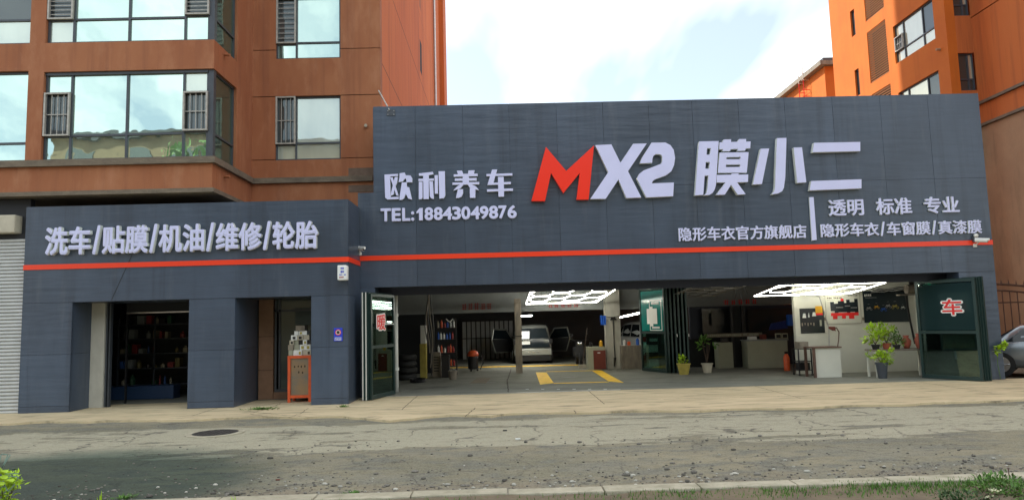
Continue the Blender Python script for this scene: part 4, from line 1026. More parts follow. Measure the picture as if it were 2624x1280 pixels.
# roller shutter of the neighbour
sx1 = XLl - .03; sx0 = sx1 - 3.2; zs1 = P(20, 612, YL + .1).z
rs = thing('roller_shutter', 'closed white roller shutter of the neighbouring shop at the left edge', 'shutter', ((sx0 + sx1) / 2, YL + .1, 0))
nsl = int((zs1 - .02) / .082); base_ = None
for k in range(nsl):
    z = .03 + k * (zs1 - .03) / nsl
    if base_ is None:
        hgt = (zs1 - .03) / nsl
        base_ = MB().prismx([(YL + .10, z), (YL + .075, z + hgt * .35), (YL + .082, z + hgt * .8), (YL + .11, z + hgt * .93), (YL + .13, z + hgt * .93), (YL + .13, z)], sx0, sx1).build('shutter_slat', M['shutter'], rs)
        bz0 = z
    else:
        c_ = base_.copy(); C.objects.link(c_); c_.location = base_.location + Vector((0, 0, z - bz0))
zb0, zb1 = P(20, 598, YL).z, P(20, 552, YL).z
MB().box(sx0, P(46, 580, YL).x, YL - .12, YL + .3, zb0, zb1).build('shutter_housing', M['beige'], rs, bevel=.03)
MB().box(sx0, sx1 + .02, YL + .14, YL + .3, 0, zUB - .02).build('back_panel', M['clad_dark'], rs)
MB().box(sx0, sx1, YL + .10, YL + .135, zs1 + .005, zb0).build('guide_panel', M['clad_dark'], rs)

# orange cabinet with parts boxes by the shop door
YC = 17.2
x0, x1, z0, z1 = R(737, 910, 797, 1033, YC)
x1 = min(x1, B1 - .03); z0 = .045; zc1 = z1
cbn = thing('metal_cabinet', 'orange red metal cabinet with smeared steel front beside the shop door', 'cabinet', ((x0 + x1) / 2, YC + .2, z0))
t = .065
fr = MB().box(x0, x0 + t, YC, YC + .45, z0 + .1, zc1 - t - .001).box(x1 - t, x1, YC, YC + .45, z0 + .1, zc1 - t - .001).box(x0, x1, YC - .01, YC + .46, zc1 - t, zc1).box(x0 + t + .001, x1 - t - .001, YC, YC + .45, z0 + .1, z0 + .1 + t)
fr.build('frame', M['orange'], cbn)
MB().box(x0 + t, x1 - t, YC + .03, YC + .05, z0 + .1 + t, zc1 - t).build('front_sheet', M['steel_dirty'], cbn)
for xx in (x0, x1 - t):
    for yy in (YC, YC + .4): MB().box(xx, xx + t, yy, yy + t, z0, z0 + .1).build('leg', M['orange'], cbn)
mb = MB(); Wc, Hc = x1 - x0, zc1 - z0
for (u, v, a) in ((.28, .76, 1), (.44, .765, .8), (.57, .76, 1), (.72, .765, 1), (.46, .64, 1), (.62, .63, 1)):
    mb.ball((x0 + Wc * u, YC + .029, z0 + Hc * v), .5, 8, (Wc * .06, .004, Hc * .055 * a))
mb.build('burn_mark', M['soot'], cbn)
random.seed(64)
z = zc1 + .001; bxg = 'parts boxes piled on the orange cabinet'
rows_ = [(.02, .98, 5, .13), (.0, .95, 4, .13), (.06, 1.0, 5, .11), (.12, .9, 3, .12), (.25, .8, 3, .10), (.32, .72, 1, .13)]
for ri, (u0_, u1_, n, h) in enumerate(rows_):
    for k in range(n):
        a = x0 + (x1 - x0) * (u0_ + (u1_ - u0_) * k / n); b = x0 + (x1 - x0) * (u0_ + (u1_ - u0_) * (k + 1) / n) - .006
        hh_ = h - (0.0 if ri < 5 else .0); mm = random.choice(['paper', 'beige', 'black', 'counter', 'paper', 'postgrey'])
        yo = random.uniform(0, .05)
        bb = MB().box(a, b, YC + .02 + yo, YC + .3, z, z + hh_ - .002); o_ = bb.build('parts_box', M[mm], loc=((a + b) / 2, YC + .15, z))
        tag(o_, '%s parts box, %s from left, %s on the orange cabinet' % (COLN.get(M[mm].name, 'grey'), ORD[k], ('bottom row', 'second row up', 'third row up', 'fourth row up', 'fifth row up', 'top row')[ri]), 'box', bxg)
        if mm in ('paper', 'beige') and random.random() < .7: MB().box(a + (b - a) * .3, b - (b - a) * .2, YC + .017 + yo, YC + .0199 + yo, z + .02, z + h * .7).build('label_print', M[random.choice(['soot', 'black', 'yellow_dull'])], o_)
    z += h

# ================================================================== FOLDING GLASS DOORS
def leaf_(parent, a, b, z0, z1, mid_f=.50, glassm='doorglass', name='door_leaf', fw=.07, th=.05, framem='doorframe'):
    a = Vector((a[0], a[1], 0)); b = Vector((b[0], b[1], 0)); U = (b - a).normalized(); Nn = Vector((U.y, -U.x, 0)); F = (a, U, Nn); ln = (b - a).length
    zm = z0 + (z1 - z0) * mid_f
    fr = MB().fbox(F, 0, fw, z0, z1, 0, th).fbox(F, ln - fw, ln, z0, z1, 0, th)
    for c0, c1 in ((z0, z0 + fw * 1.3), (zm - fw * .5, zm + fw * .5), (z1 - fw, z1)): fr.fbox(F, fw, ln - fw, c0, c1, .001, th - .001)
    o_ = fr.build(name, M[framem], parent)
    for c0, c1 in ((z0 + fw * 1.3, zm - fw * .5), (zm + fw * .5, z1 - fw)):
        MB().fbox(F, fw, ln - fw, c0, c1, th * .4, th * .5).build('glass', M[glassm], o_)
    return o_, F, ln, zm
def fmap(mb, F, w_):
    o_, U, Nn = F
    mb.v = [o_ + U * p.x + Vector((0, 0, p.z)) + Nn * (w_ - p.y) for p in mb.v]; return mb
def window_char(parent, ch, F, a0, a1, z0, z1, w_):
    g1 = fit(glyph(ch, .075, .01), a0, a1, z0, z1, 0, .003); g2 = fit(glyph(ch, .018, .01), a0 + (a1 - a0) * .07, a1 - (a1 - a0) * .07, z0 + (z1 - z0) * .07, z1 - (z1 - z0) * .07, 0, .003)
    fmap(g1, F, w_).build('character_outline', M['paper'], parent); fmap(g2, F, w_ + .006).build('window_character', M['red'], parent)
# left
ld = thing('folding_door', 'folded dark green glass door at the left jamb with a red window character', 'door', (-3.1, 17.6, .05))
zt = 2.60
l_, F, ln, zm = leaf_(ld, (-3.24, 17.12), (-2.87, 18.42), .06, zt, .49)
window_char(l_, '暖', F, ln * .20, ln * .60, 1.68, 2.13, .055)
MB().fbox(F, ln * .3, ln * .95, 1.84, 1.86, .056, .06).build('tape_strip', M['paper'], l_)
for k, dx_ in enumerate((.07, .15)):
    e_, _, _, _ = leaf_(ld, (-3.24 - dx_, 17.1), (-2.87 - dx_, 18.4), .06, zt + .03, .49, 'doorglass_dark')
    MB().box(-3.26 - dx_, -3.235 - dx_, 17.075, 17.095, .06, zt + .03).build('edge_strip', M['white'], ld)
# white pipe beside it
x = P(1015, 870, 19.0).x
pp = thing('drain_pipe', 'white plastic pipe standing behind the left folding door', 'pipe', (x, 19, .05))
MB().cyl((x, 19, .05), (x, 19, 2.75), .055, 12).build('pipe', M['white'], pp, smooth=True)
for z in (.62, 2.05): MB().cyl((x, 19, z), (x, 19, z + .07), .072, 12).build('collar', M['white'], pp)
fwT, fwT2 = .027, .031
# centre
ce = thing('folding_door', 'tall stack of folded dark green glass doors with a taped white paper sheet', 'door', (5.0, 23, .05))
c_, F, ln, zm = leaf_(ce, (P(1644, 850, 24).x, 24), (P(1708, 850, 22.6).x, 22.6), .06, 2.83, .46, 'doorglass')
MB().fbox(F, .08, ln - .08, zm + .05, 2.70, fwT, fwT2).build('teal_film', M['teal'], c_)
u = lambda f: ln * f
pz = lambda py: P(1676, py, 23.3).z
MB().fbox(F, u(.32), u(.72), pz(829), pz(790), .056, .06).build('paper_sheet', M['paper'], c_)
MB().fbox(F, u(.44), u(.56), pz(835), pz(785), .0605, .064).build('paper_tab', M['paper'], c_)
ol = MB()
for (a0_, a1_, b0_, b1_) in ((.42, .44, 846, 769), (.88, .90, 846, 769)): ol.fbox(F, u(a0_), u(a1_), pz(b0_), pz(b1_), .052, .055)
for (b0_, b1_) in ((771, 769), (846, 844)): ol.fbox(F, u(.44), u(.88), pz(b0_), pz(b1_), .052, .055)
for b0_ in (776, 779, 838, 841): ol.fbox(F, u(.5), u(.8), pz(b0_), pz(b0_ - 2), .052, .055)
ol.build('printed_outline', M['paper'], c_)
for k in range(6):
    xa = P(1713 + k * 10, 850, 22.6).x
    leaf_(ce, (xa - .1, 23.6), (xa, 22.55 + .02 * (k % 2)), .06, 2.83 + .01 * (k % 3), .46, 'doorglass_dark')
    if k in (2, 5): MB().box(xa - .012, xa + .012, 22.51, 22.53, 1.2, 1.28).build('handle', M['paper'], ce)
# right
rdr = thing('folding_door', 'folded dark green glass door at the right jamb with red window character 车', 'door', (11.5, 18, .05))
r__, F, ln, zm = leaf_(rdr, (11.10, 18.75), (11.83, 17.42), .06, 2.60, .47, 'doorglass')
MB().fbox(F, .08, ln - .08, zm + .05, 2.50, fwT, fwT2).build('teal_film', M['film_grey'], r__)
window_char(r__, '车', F, ln * .42, ln * .80, 1.66, 2.13, .055)
for k in range(3): leaf_(rdr, (11.22 + .07 * k, 18.8), (11.90 + .07 * k, 17.44), .06, 2.62 + .01 * k, .47, 'doorglass_dark')

# ================================================================== CEILING LIGHT ARRAYS
def hex_array(label, x0, x1, y0, y1, z0, z1, nx, ny, mat_, group=None, r_=.016):
    t_ = thing('hexagon_light', label, 'ceiling light', ((x0 + x1) / 2, (y0 + y1) / 2, (z0 + z1) / 2))
    if group: t_['group'] = group
    zz = lambda y: z0 + (z1 - z0) * (y - y0) / (y1 - y0)
    seg = set(); w_ = (x1 - x0) / (.75 * nx + .25); rh = (y1 - y0) / (ny + .5)
    def ad_(a, b):
        a = (round(a[0], 3), round(a[1], 3)); b = (round(b[0], 3), round(b[1], 3))
        if a != b: seg.add(tuple(sorted((a, b))))
    for j in range(ny):
        for i in range(nx):
            ox = x0 + i * w_ * .75; oy = y0 + j * rh + (rh / 2 if i % 2 else 0)
            pts_ = [(ox, oy + rh / 2), (ox + w_ * .25, oy), (ox + w_ * .75, oy), (ox + w_, oy + rh / 2), (ox + w_ * .75, oy + rh), (ox + w_ * .25, oy + rh)]
            for a, b in zip(pts_, pts_[1:] + pts_[:1]): ad_(a, b)
    for a, b in (((x0, y0), (x1, y0)), ((x1, y0), (x1, y1)), ((x1, y1), (x0, y1)), ((x0, y1), (x0, y0))): ad_(a, b)
    for a, b in seg: MB().cyl((a[0], a[1], zz(a[1])), (b[0], b[1], zz(b[1])), r_, 6).build('light_tube', mat_, t_)
    hg = MB()
    for fx in (.2, .8):
        for fy in (.2, .8): x_, y__ = x0 + (x1 - x0) * fx, y0 + (y1 - y0) * fy; hg.cyl((x_, y__, zz(y__)), (x_, y__, RZ), .008, 4)
    hg.build('hanging_wire', M['black'], t_)
    return t_
hex_array('lit white hexagon light array hanging over the left bay with the yellow marking', .82, 3.32, 20.3, 25.0, 2.70, 2.42, 4, 2, M['lamp'], r_=.013)
hex_array('lit white hexagon light array hanging in front of the poster wall', 7.45, 10.3, 18.75, 20.75, 2.60, 2.38, 4, 1, M['lamp'], r_=.011)
hex_array('unlit hexagon light array above the middle bay', 5.6, 7.2, 20.5, 24.0, 2.70, 2.50, 3, 4, M['tube_off'])
x0, x1, _, _ = R(1334, 806, 1362, 817, 28)
cl_ = tag(MB().box(x0, x1, 27.2, 28.6, 2.0, 2.04).build('ceiling_panel_light', M['lamp_soft'], loc=((x0 + x1) / 2, 27.8, 2.0)), 'lit square panel light above the silver car', 'ceiling light')
cl2 = tag(MB().cyl(P(1590, 812, 28), P(1645, 800, 25.8), .03, 8).build('tube_light', M['lamp_soft'], loc=P(1617, 806, 27)), 'slanting lit tube light behind the white column', 'ceiling light')

# red lettering on the rear beam, too blurred to read: stroke clusters
random.seed(90)
def blur_letters(label, px0, px1, pyt, pyb, n, mat_):
    x0, x1, z0, z1 = R(px0, pyt, px1, pyb, YB1); t_ = thing('beam_lettering', label, 'sign', ((x0 + x1) / 2, YB1, z0))
    cw = (x1 - x0) / n
    for k in range(n):
        mb = MB(); a = x0 + k * cw; h = z1 - z0
        for q in range(3): z = z0 + h * (.12 + .3 * q); mb.box(a + cw * random.uniform(.05, .2), a + cw * random.uniform(.75, .9), YB1 - .03, YB1 - .004, z, z + h * .09)
        for q in range(2): x_ = a + cw * (.28 + .3 * q + random.uniform(-.06, .06)); mb.box(x_, x_ + cw * .09, YB1 - .032, YB1 - .0045, z0, z1 - h * random.uniform(0, .3))
        mb.build('character', M[mat_], t_)
blur_letters('dim dark red characters on the rear beam over the slatted partition', 1182, 1262, 775, 793, 5, 'redsign')
blur_letters('pale red characters on the rear beam behind the lit hexagon lights', 1402, 1484, 777, 787, 5, 'redsign')
blur_letters('red characters on the rear beam behind the unlit light array', 1852, 1942, 766, 779, 5, 'red')
# ================================================================== CARS
def car(label, X, Y, rot, paint, L_=4.4, Wd=1.76, H_=1.62, doors=False, suv=True, group=None):
    """built nose towards +x around the origin, then placed"""
    mt = M[paint]; t_ = thing('parked_car', label, 'car', (0, 0, 0), group)
    hw = Wd / 2; zb = .24; belt = .93 if suv else .90
    if suv: prof = [(-2.2, .42), (-2.22, .95), (-2.12, 1.0), (-1.95, 1.52), (-1.70, 1.60), (-.2, 1.62), (.35, 1.55), (1.05, 1.02), (2.05, .86), (2.2, .66), (2.2, .32), (1.9, .24), (-1.9, .24)]
    else: prof = [(-2.2, .40), (-2.22, .88), (-1.95, .98), (-1.45, 1.02), (-.85, 1.38), (-.3, 1.43), (.35, 1.38), (1.05, .98), (2.05, .82), (2.2, .62), (2.2, .32), (1.9, .24), (-1.9, .24)]
    # loft: cross sections along x
    def top(x):
        pr = [p for p in prof if p[1] > .5]; pr = sorted(pr)
        for a, b in zip(pr, pr[1:]):
            if a[0] <= x <= b[0]: return a[1] + (b[1] - a[1]) * (x - a[0]) / max(1e-6, b[0] - a[0])
        return .7
    xs = sorted(set([-2.2, -2.15, -2.05, -1.95, -1.7, -1.45, -1.1, -.85, -.3, 0, .35, .7, 1.05, 1.5, 1.9, 2.08, 2.18])); mb = MB(); ns = 16
    for x in xs:
        e = 1 - .10 * max(0, (abs(x) - 1.6) / .6) ** 2; zt_ = top(x); zl = zb + (.10 if abs(x) > 2.1 else 0); w0 = hw * e
        bl = min(belt, zt_ - .03)
        half = [(0, zl), (w0 * .9, zl), (w0 * .98, zl + .10), (w0, .55), (w0 * .985, bl - .1), (w0 * .95, bl)]
        if zt_ > belt + .08: half += [(w0 * .90, bl + (zt_ - bl) * .35), (w0 * .80, zt_ - .08), (w0 * .70, zt_ - .015), (0, zt_ + .01)]
        else: half += [(w0 * .92, bl + .005), (w0 * .85, zt_ - .01), (w0 * .6, zt_), (0, zt_ + .01)]
        ring = [(x, y, z) for y, z in half] + [(x, -y, z) for y, z in half[-2:0:-1]]
        mb.v += [Vector(p) for p in ring]; nr = len(ring)
    for i in range(len(xs) - 1):
        for k in range(nr): a = i * nr + k; b = i * nr + (k + 1) % nr; mb.f.append([a, b, b + nr, a + nr])
    mb.f.append(list(range(nr - 1, -1, -1))); mb.f.append([(len(xs) - 1) * nr + k for k in range(nr)])
    body = mb.build('body', mt, t_, smooth=True)
    def side(ptsx, nm, mm, off=.004, par=None):
        for s in (1, -1):
            q = MB(); v = []
            for x, f in ptsx:
                zt_ = top(x); bl = min(belt, zt_ - .03); z = bl + (zt_ - bl) * f; w0 = hw * (1 - .10 * max(0, (abs(x) - 1.6) / .6) ** 2)
                y = w0 * (.95 - .05 * min(1, f / .35) if f < .35 else .90 - .10 * (f - .35) / .55)
                v.append((x, s * (y + off), z + .0))
            q.add(v, [list(range(len(v)))] if s > 0 else [list(range(len(v)))[::-1]]); q.build(nm, M[mm], par or t_)
    if suv: sidew = [[(-1.75, .08), (-.75, .08), (-.75, .84), (-1.55, .84)], [(-.68, .08), (.18, .08), (.18, .84), (-.68, .84)], [(.24, .08), (.92, .08), (.42, .84), (.24, .84)]]
    else: sidew = [[(-1.2, .1), (-.45, .08), (-.45, .84), (-.75, .82)], [(-.40, .08), (.30, .08), (.30, .84), (-.40, .84)], [(.35, .08), (.90, .1), (.45, .84), (.35, .84)]]
    for k_, q in enumerate(sidew): side(q, 'side_window', 'car_glass', .006 + k_ * .0)
    # rear and front glass
    xr0, xr1 = (-2.135, -1.965) if suv else (-1.40, -.90); xf0, xf1 = 1.0, .40
    for (xa, xb, nm) in ((xr0, xr1, 'rear_window'), (xf0, xf1, 'windscreen')):
        za, zb_ = top(xa) + .02, top(xb) - .02; s_ = -1 if xa < 0 else 1; off = .02 * s_
        if suv and xa < 0: za, zb_ = 1.02, 1.46; xa, xb = -2.13, -1.99
        q = MB().add([(xa + off, -hw * .80, za), (xa + off, hw * .80, za), (xb + off, hw * .68, zb_), (xb + off, -hw * .68, zb_)], [(0, 1, 2, 3)] if s_ > 0 else [(3, 2, 1, 0)]); q.build(nm, M['car_glass'], t_)
    bq = MB().box(-2.30, -2.16, -hw * .92, hw * .92, .36, .62); bq.build('rear_bumper', mt, t_, bevel=.03)
    MB().box(-2.28, -2.17, -hw * .9, hw * .9, .12, .355).build('bumper_lower', M['black'], t_)
    MB().box(2.1, 2.26, -hw * .9, hw * .9, .28, .56).build('front_bumper', mt, t_, bevel=.03)
    for s in (1, -1):
        MB().box(-2.25, -2.12, s * hw * .91 - .06, s * hw * .91 + .05, .80, 1.0).build('tail_light', M['tail' if not doors else 'black'], t_, bevel=.02)
        MB().box(2.02, 2.2, s * hw * .72 - .13, s * hw * .72 + .13, .58, .72).build('headlight', M['chrome'], t_, bevel=.02)
        for x in (-1.35, 1.35):
            wh = MB().cyl((x, s * (hw - .20), .33), (x, s * (hw + .005), .33), .33, 24).build('wheel', M['rubber'], t_)
            MB().cyl((x, s * (hw + .0), .33), (x, s * (hw + .015), .33), .21, 20).build('rim', M['steel'], wh)
            for a_ in range(5):
                an = a_ * 1.2566; MB().cyl((x, s * (hw + .02), .33), (x + .2 * math.cos(an), s * (hw + .02), .33 + .2 * math.sin(an)), .022, 5).build('spoke', M['chrome'], wh)
        MB().box(.55, .72, s * (hw + .02) - .02, s * (hw + .14) + .0 if s > 0 else s * (hw + .02) + .02, .95, 1.08).build('wing_mirror', mt, t_) if s > 0 else MB().box(.55, .72, -hw - .16, -hw - .01, .95, 1.08).build('wing_mirror', mt, t_)
        side([(-1.8, .02), (.95, .02), (.95, .06), (-1.8, .06)], 'window_trim', 'chrome', .010) if s > 0 else None
    if suv:
        MB().hexa([(-2.255, -hw * .84, .66), (-2.255, hw * .84, .66), (-2.2, hw * .84, .66), (-2.2, -hw * .84, .66), (-2.215, -hw * .80, 1.03), (-2.215, hw * .80, 1.03), (-2.1, hw * .80, 1.03), (-2.1, -hw * .80, 1.03)]).build('tailgate', M['car_glass'], t_)
        MB().box(-2.262, -2.25, .12, .60, .80, .92).build('rear_sheet', M['paper'], t_)
    else: MB().box(-2.275, -2.262, -.26, .26, .70, .84).build('number_plate', M['paper'], t_)
    MB().box(-2.312, -2.30, -.25, .22, .47, .50).build('bumper_trim', M['chrome'], t_)
    if doors:
        for s in (1, -1):
            for xh, ang in ((.28, 62),):
                o_ = Vector((xh, s * hw, 0)); a = math.radians(180 - ang); U = Vector((math.cos(a), s * math.sin(a), 0)); Nn = Vector((-U.y, U.x, 0)); F = (o_, U, Nn)
                ou = [(.0, .42), (.0, .98), (.28, 1.40), (.92, 1.44), (1.02, .98), (.84, .42)]
                d_ = MB(); vs_ = [o_ + U * p[0] + Nn * w__ + Vector((0, 0, p[1])) for w__ in (-.035, .035) for p in (ou[0], ou[1], ou[4], ou[5])]
                d_.add(vs_, [(0, 1, 2, 3), (7, 6, 5, 4), (0, 4, 5, 1), (1, 5, 6, 2), (2, 6, 7, 3), (3, 7, 4, 0)])
                dd = d_.build('open_door', M['black'], t_)
                fr = MB(); pts_ = ou + ou[:1]
                for p1, p2 in zip(pts_, pts_[1:]):
                    q1 = o_ + U * p1[0] + Vector((0, 0, p1[1])); q2 = o_ + U * p2[0] + Vector((0, 0, p2[1])); fr.cyl(q1, q2, .034, 6)
                q1 = o_ + U * .08 + Vector((0, 0, .95)); q2 = o_ + U * .95 + Vector((0, 0, 1.0)); fr.cyl(q1, q2, .016, 6)
                fr.build('door_frame', mt, dd)
                gq = [o_ + U * p[0] + Vector((0, 0, p[1])) for p in ou[1:5]]
                MB().add(gq, [(0, 1, 2, 3)]).build('door_glass', M['car_glass'], dd)
    t_.location = (X, Y, .05); t_.rotation_euler = (0, 0, rot); return t_
car('silver beige car seen from behind in the rear room with both doors open', 1.20, 31.6, math.pi / 2, 'car_silver', doors=True, Wd=1.66)
car('white car half hidden behind the white column in the rear room', 6.1, 31.2, math.pi / 2 + .2, 'car_white')
gcar = car('grey sedan parked beyond the right end of the workshop front', 0, 0, math.pi, 'car_grey', suv=False)
gcar.location = (14.95, 18.75, 0); gcar.rotation_euler = (0, 0, rad(-40))

# ================================================================== IRON FENCE AND GATE (right)
YG = 22.2
gt = thing('iron_fence', 'rust brown iron fence with curved top rail and spear tips behind the grey sedan', 'fence', (15.8, YG, 0))
xg0, xg1 = 14.7, 17.7
def arc(x): t = (x - xg0) / (xg1 - xg0); return P(2575, 722, YG).z - .02 - .10 * (t * 1.6) ** 2 * 1.2
n = 22
for (dz, r_) in ((0, .035), (-.20, .028)):
    MB().tube([(xg0 + (xg1 - xg0) * k / n, YG, arc(xg0 + (xg1 - xg0) * k / n) + dz) for k in range(n + 1)], r_, 6).build('top_rail', M['rust'], gt)
MB().box(xg0, xg1, YG - .015, YG + .015, 1.98, 2.02).build('cross_rail', M['rust'], gt); MB().box(xg0, xg1, YG - .015, YG + .015, .2, .25).build('cross_rail', M['rust'], gt)
x = xg0
while x < xg1:
    z = arc(x); MB().cyl((x, YG, .02), (x, YG, z - .18), .017, 6).build('picket', M['rust'], gt)
    MB().cyl((x, YG, z), (x, YG, z + .17), .028, 4, .002).build('spear_tip', M['rust'], gt); x += .24
fp = MB().box(xg0 - .1, xg0, YG - .05, YG + .05, 0, arc(xg0) + .2).build('post', M['rust'], gt)

# ================================================================== THINGS INSIDE THE WORKSHOP
FZ = .05
def prop_box(name, label, cat, r_, Y, d, mat_, z0=None, bevel=.01, parts=None, group=None):
    x0, x1, za, zb = R(*r_, Y); za = FZ if z0 is None else za
    t_ = thing(name, label, cat, ((x0 + x1) / 2, Y + d / 2, za), group)
    MB().box(x0, x1, Y, Y + d, za, zb).build('body', M[mat_], t_, bevel=bevel); return t_, x0, x1, za, zb
# slatted partition at the back left
YP = 34.3
x0, x1, z0, z1 = R(1184, 821, 1316, 919, YP)
pt = thing('slatted_partition', 'pale slatted folding partition with dark bars at the back of the left bay', 'partition', ((x0 + x1) / 2, YP, FZ))
n = 11
for k in range(n):
    a = x0 + (x1 - x0) * k / n; b = x0 + (x1 - x0) * (k + 1) / n
    MB().box(a + .03, b - .03, YP, YP + .04, z0, z1 - .03).build('board', M['shutter'], pt)
    MB().box(a - .02, a + .02, YP - .03, YP, z0 - .02, z1).build('bar', M['black'], pt)
MB().box(x0, x1, YP - .05, YP - .031, 1.02, 1.06).build('cross_bar', M['black'], pt); MB().box(x0, x1, YP - .03, YP + .03, z1, z1 + .05).build('top_rail', M['black'], pt)
# air pump / yellow lift pillar
t_, x0, x1, z0, z1 = prop_box('air_pump', 'narrow machine with yellow base and twin gauges near the left wall', 'machine', (1076, 880, 1092, 955), 23.2, .3, 'yellow_dull')
xa, xb, za, zb = R(1077, 833, 1091, 878, 23.2); MB().box(xa, xb, 23.2, 23.5, z1 + .002, zb).build('head', M['white'], t_, bevel=.02)
for f in (.3, .75): MB().cyl((xa + (xb - xa) * f, 23.2, zb - .1), (xa + (xb - xa) * f, 23.16, zb - .1), .035, 10).build('gauge', M['paper'], t_)
# hanging hoses
hz_ = thing('hanging_hoses', 'bunch of dark hoses and cables hanging from the ceiling beside the yellow machine', 'hose', (P(1105, 800, 22.8).x, 22.8, 2.9))
random.seed(12)
for k in range(5):
    pts_ = []; x_ = P(1093 + k * 3.5, 850, 22.8).x
    for q in range(9): pts_.append((x_ + .05 * math.sin(q * .9 + k), 22.8 + .04 * k, 3.05 - q * (.24 + .03 * k)))
    MB().tube(pts_, .018, 6).build('hose', M['postgrey' if k % 2 else 'black'], hz_)
# rack with bottles
x0, x1, z0, z1 = R(1118, 815, 1168, 930, 24.3)
rk = thing('bottle_rack', 'dark wire rack crowded with bottles left of the slatted partition', 'rack', ((x0 + x1) / 2, 24.3, FZ))
for x in (x0, x1):
    for y in (24.3, 24.65): MB().box(x - .015, x + .015, y, y + .03, FZ, z1).build('upright', M['black'], rk)
for i_, z in enumerate((.35, .8, 1.25, 1.65)):
    MB().box(x0, x1, 24.3, 24.68, z, z + .02).build('shelf', M['black'], rk)
    x = x0 + .06; cnt = 0
    while x < x1 - .05:
        h = random.uniform(.16, .28); cnt += 1; gmm = random.choice([M['paper'], M['redsign'], M['beige'], M['orange'], M['blue']])
        tag(MB().lathe((x, 24.45, z + .021), [(.035, 0), (.035, h * .7), (.012, h * .85), (.012, h)], 8).build('spray_bottle', gmm, loc=(x, 24.45, z + .021)), '%s bottle, %s from the left on the %s shelf of the dark rack' % (COLN.get(gmm.name, 'grey'), ORD[cnt - 1], ('lowest', 'second', 'third', 'top')[i_]), 'bottle', 'bottles on the dark rack')
        x += random.uniform(.085, .12)
# hanging bright hook light shape
q = P(1152, 820, 24.0); tag(MB().tube([q + Vector((-.12, 0, .05)), q + Vector((-.05, 0, -.02)), q + Vector((0, 0, -.05)), q + Vector((.05, 0, -.02)), q + Vector((.12, 0, .05))], .018, 6).build('coat_hanger', M['paper'], loc=q), 'white hanger hanging in front of the bottle rack', 'hanger')
prop_box('waste_bin', 'dark plastic bin standing on the floor before the bottle rack', 'bin', (1131, 910, 1151, 955), 23.4, .4, 'black')
b_, x0, x1, z0, z1 = prop_box('storage_case', 'grey ribbed storage case between the hoses and the bin', 'case', (1108, 902, 1128, 953), 23.6, .4, 'postgrey')
for k in range(6): MB().box(x0 + .05, x1 - .05, 23.585, 23.6, .25 + k * .09, .28 + k * .09).build('rib', M['black'], b_)
# vacuum cleaner with orange head
q = P(1212, 905, 26); vc = thing('vacuum_cleaner', 'orange topped wet vacuum cleaner on the floor by the slatted partition', 'vacuum cleaner', (q.x, 26, FZ))
MB().lathe((q.x, 26, FZ), [(.17, .08), (.19, .12), (.19, .5), (.17, .55)], 16).build('drum', M['black'], vc, smooth=False)
MB().lathe((q.x, 26, FZ), [(.2, .551), (.21, .62), (.16, .72), (.05, .76)], 16).build('motor_head', M['orange'], vc, smooth=True)
MB().tube([(q.x + .18, 26, .5), (q.x + .3, 25.98, .6), (q.x + .36, 25.98, .35), (q.x + .26, 25.95, .12)], .022, 8).build('hose', M['black'], vc)
for a in (0, 2.1, 4.2): MB().ball((q.x + .15 * math.cos(a), 26 + .15 * math.sin(a), FZ + .041), .04, 8).build('caster', M['rubber'], vc)
# scooter
q = P(1485, 905, 27.5); sc = thing('motor_scooter', 'black motor scooter parked facing out right of the silver car', 'scooter', (q.x, 27.5, FZ))
X_, Y_ = q.x, 27.5
MB().cyl((X_ - .05, Y_ - .3, .30), (X_ + .05, Y_ - .3, .30), .25, 18).build('front_wheel', M['rubber'], sc); MB().cyl((X_ - .06, Y_ + .9, .30), (X_ + .06, Y_ + .9, .30), .25, 18).build('rear_wheel', M['rubber'], sc)
MB().hexa([(X_ - .2, Y_ - .22, .35), (X_ + .2, Y_ - .22, .35), (X_ + .17, Y_ - .05, .35), (X_ - .17, Y_ - .05, .35), (X_ - .14, Y_ - .12, .98), (X_ + .14, Y_ - .12, .98), (X_ + .12, Y_ + .02, .98), (X_ - .12, Y_ + .02, .98)]).build('front_shield', M['black'], sc, bevel=.03)
MB().box(X_ - .16, X_ + .16, Y_ + .35, Y_ + 1.1, .35, .74).build('seat', M['black'], sc, bevel=.06); MB().box(X_ - .15, X_ + .15, Y_ - .05, Y_ + .35, .3, .36).build('footboard', M['black'], sc)
MB().tube([(X_ - .34, Y_ - .0, 1.04), (X_ - .12, Y_ - .08, 1.0), (X_ + .12, Y_ - .08, 1.0), (X_ + .34, Y_, 1.04)], .02, 8).build('handlebar', M['black'], sc)
MB().ball((X_, Y_ - .2, .9), .085, 12).build('headlight', M['chrome'], sc, smooth=True)
for s in (-1, 1): MB().cyl((X_ + s * .24, Y_ - .05, 1.03), (X_ + s * .3, Y_ - .05, 1.2), .008, 6).build('mirror_stem', M['black'], sc); MB().ball((X_ + s * .3, Y_ - .06, 1.24), .055, 10, (1, .3, .8)).build('mirror', M['black'], sc)
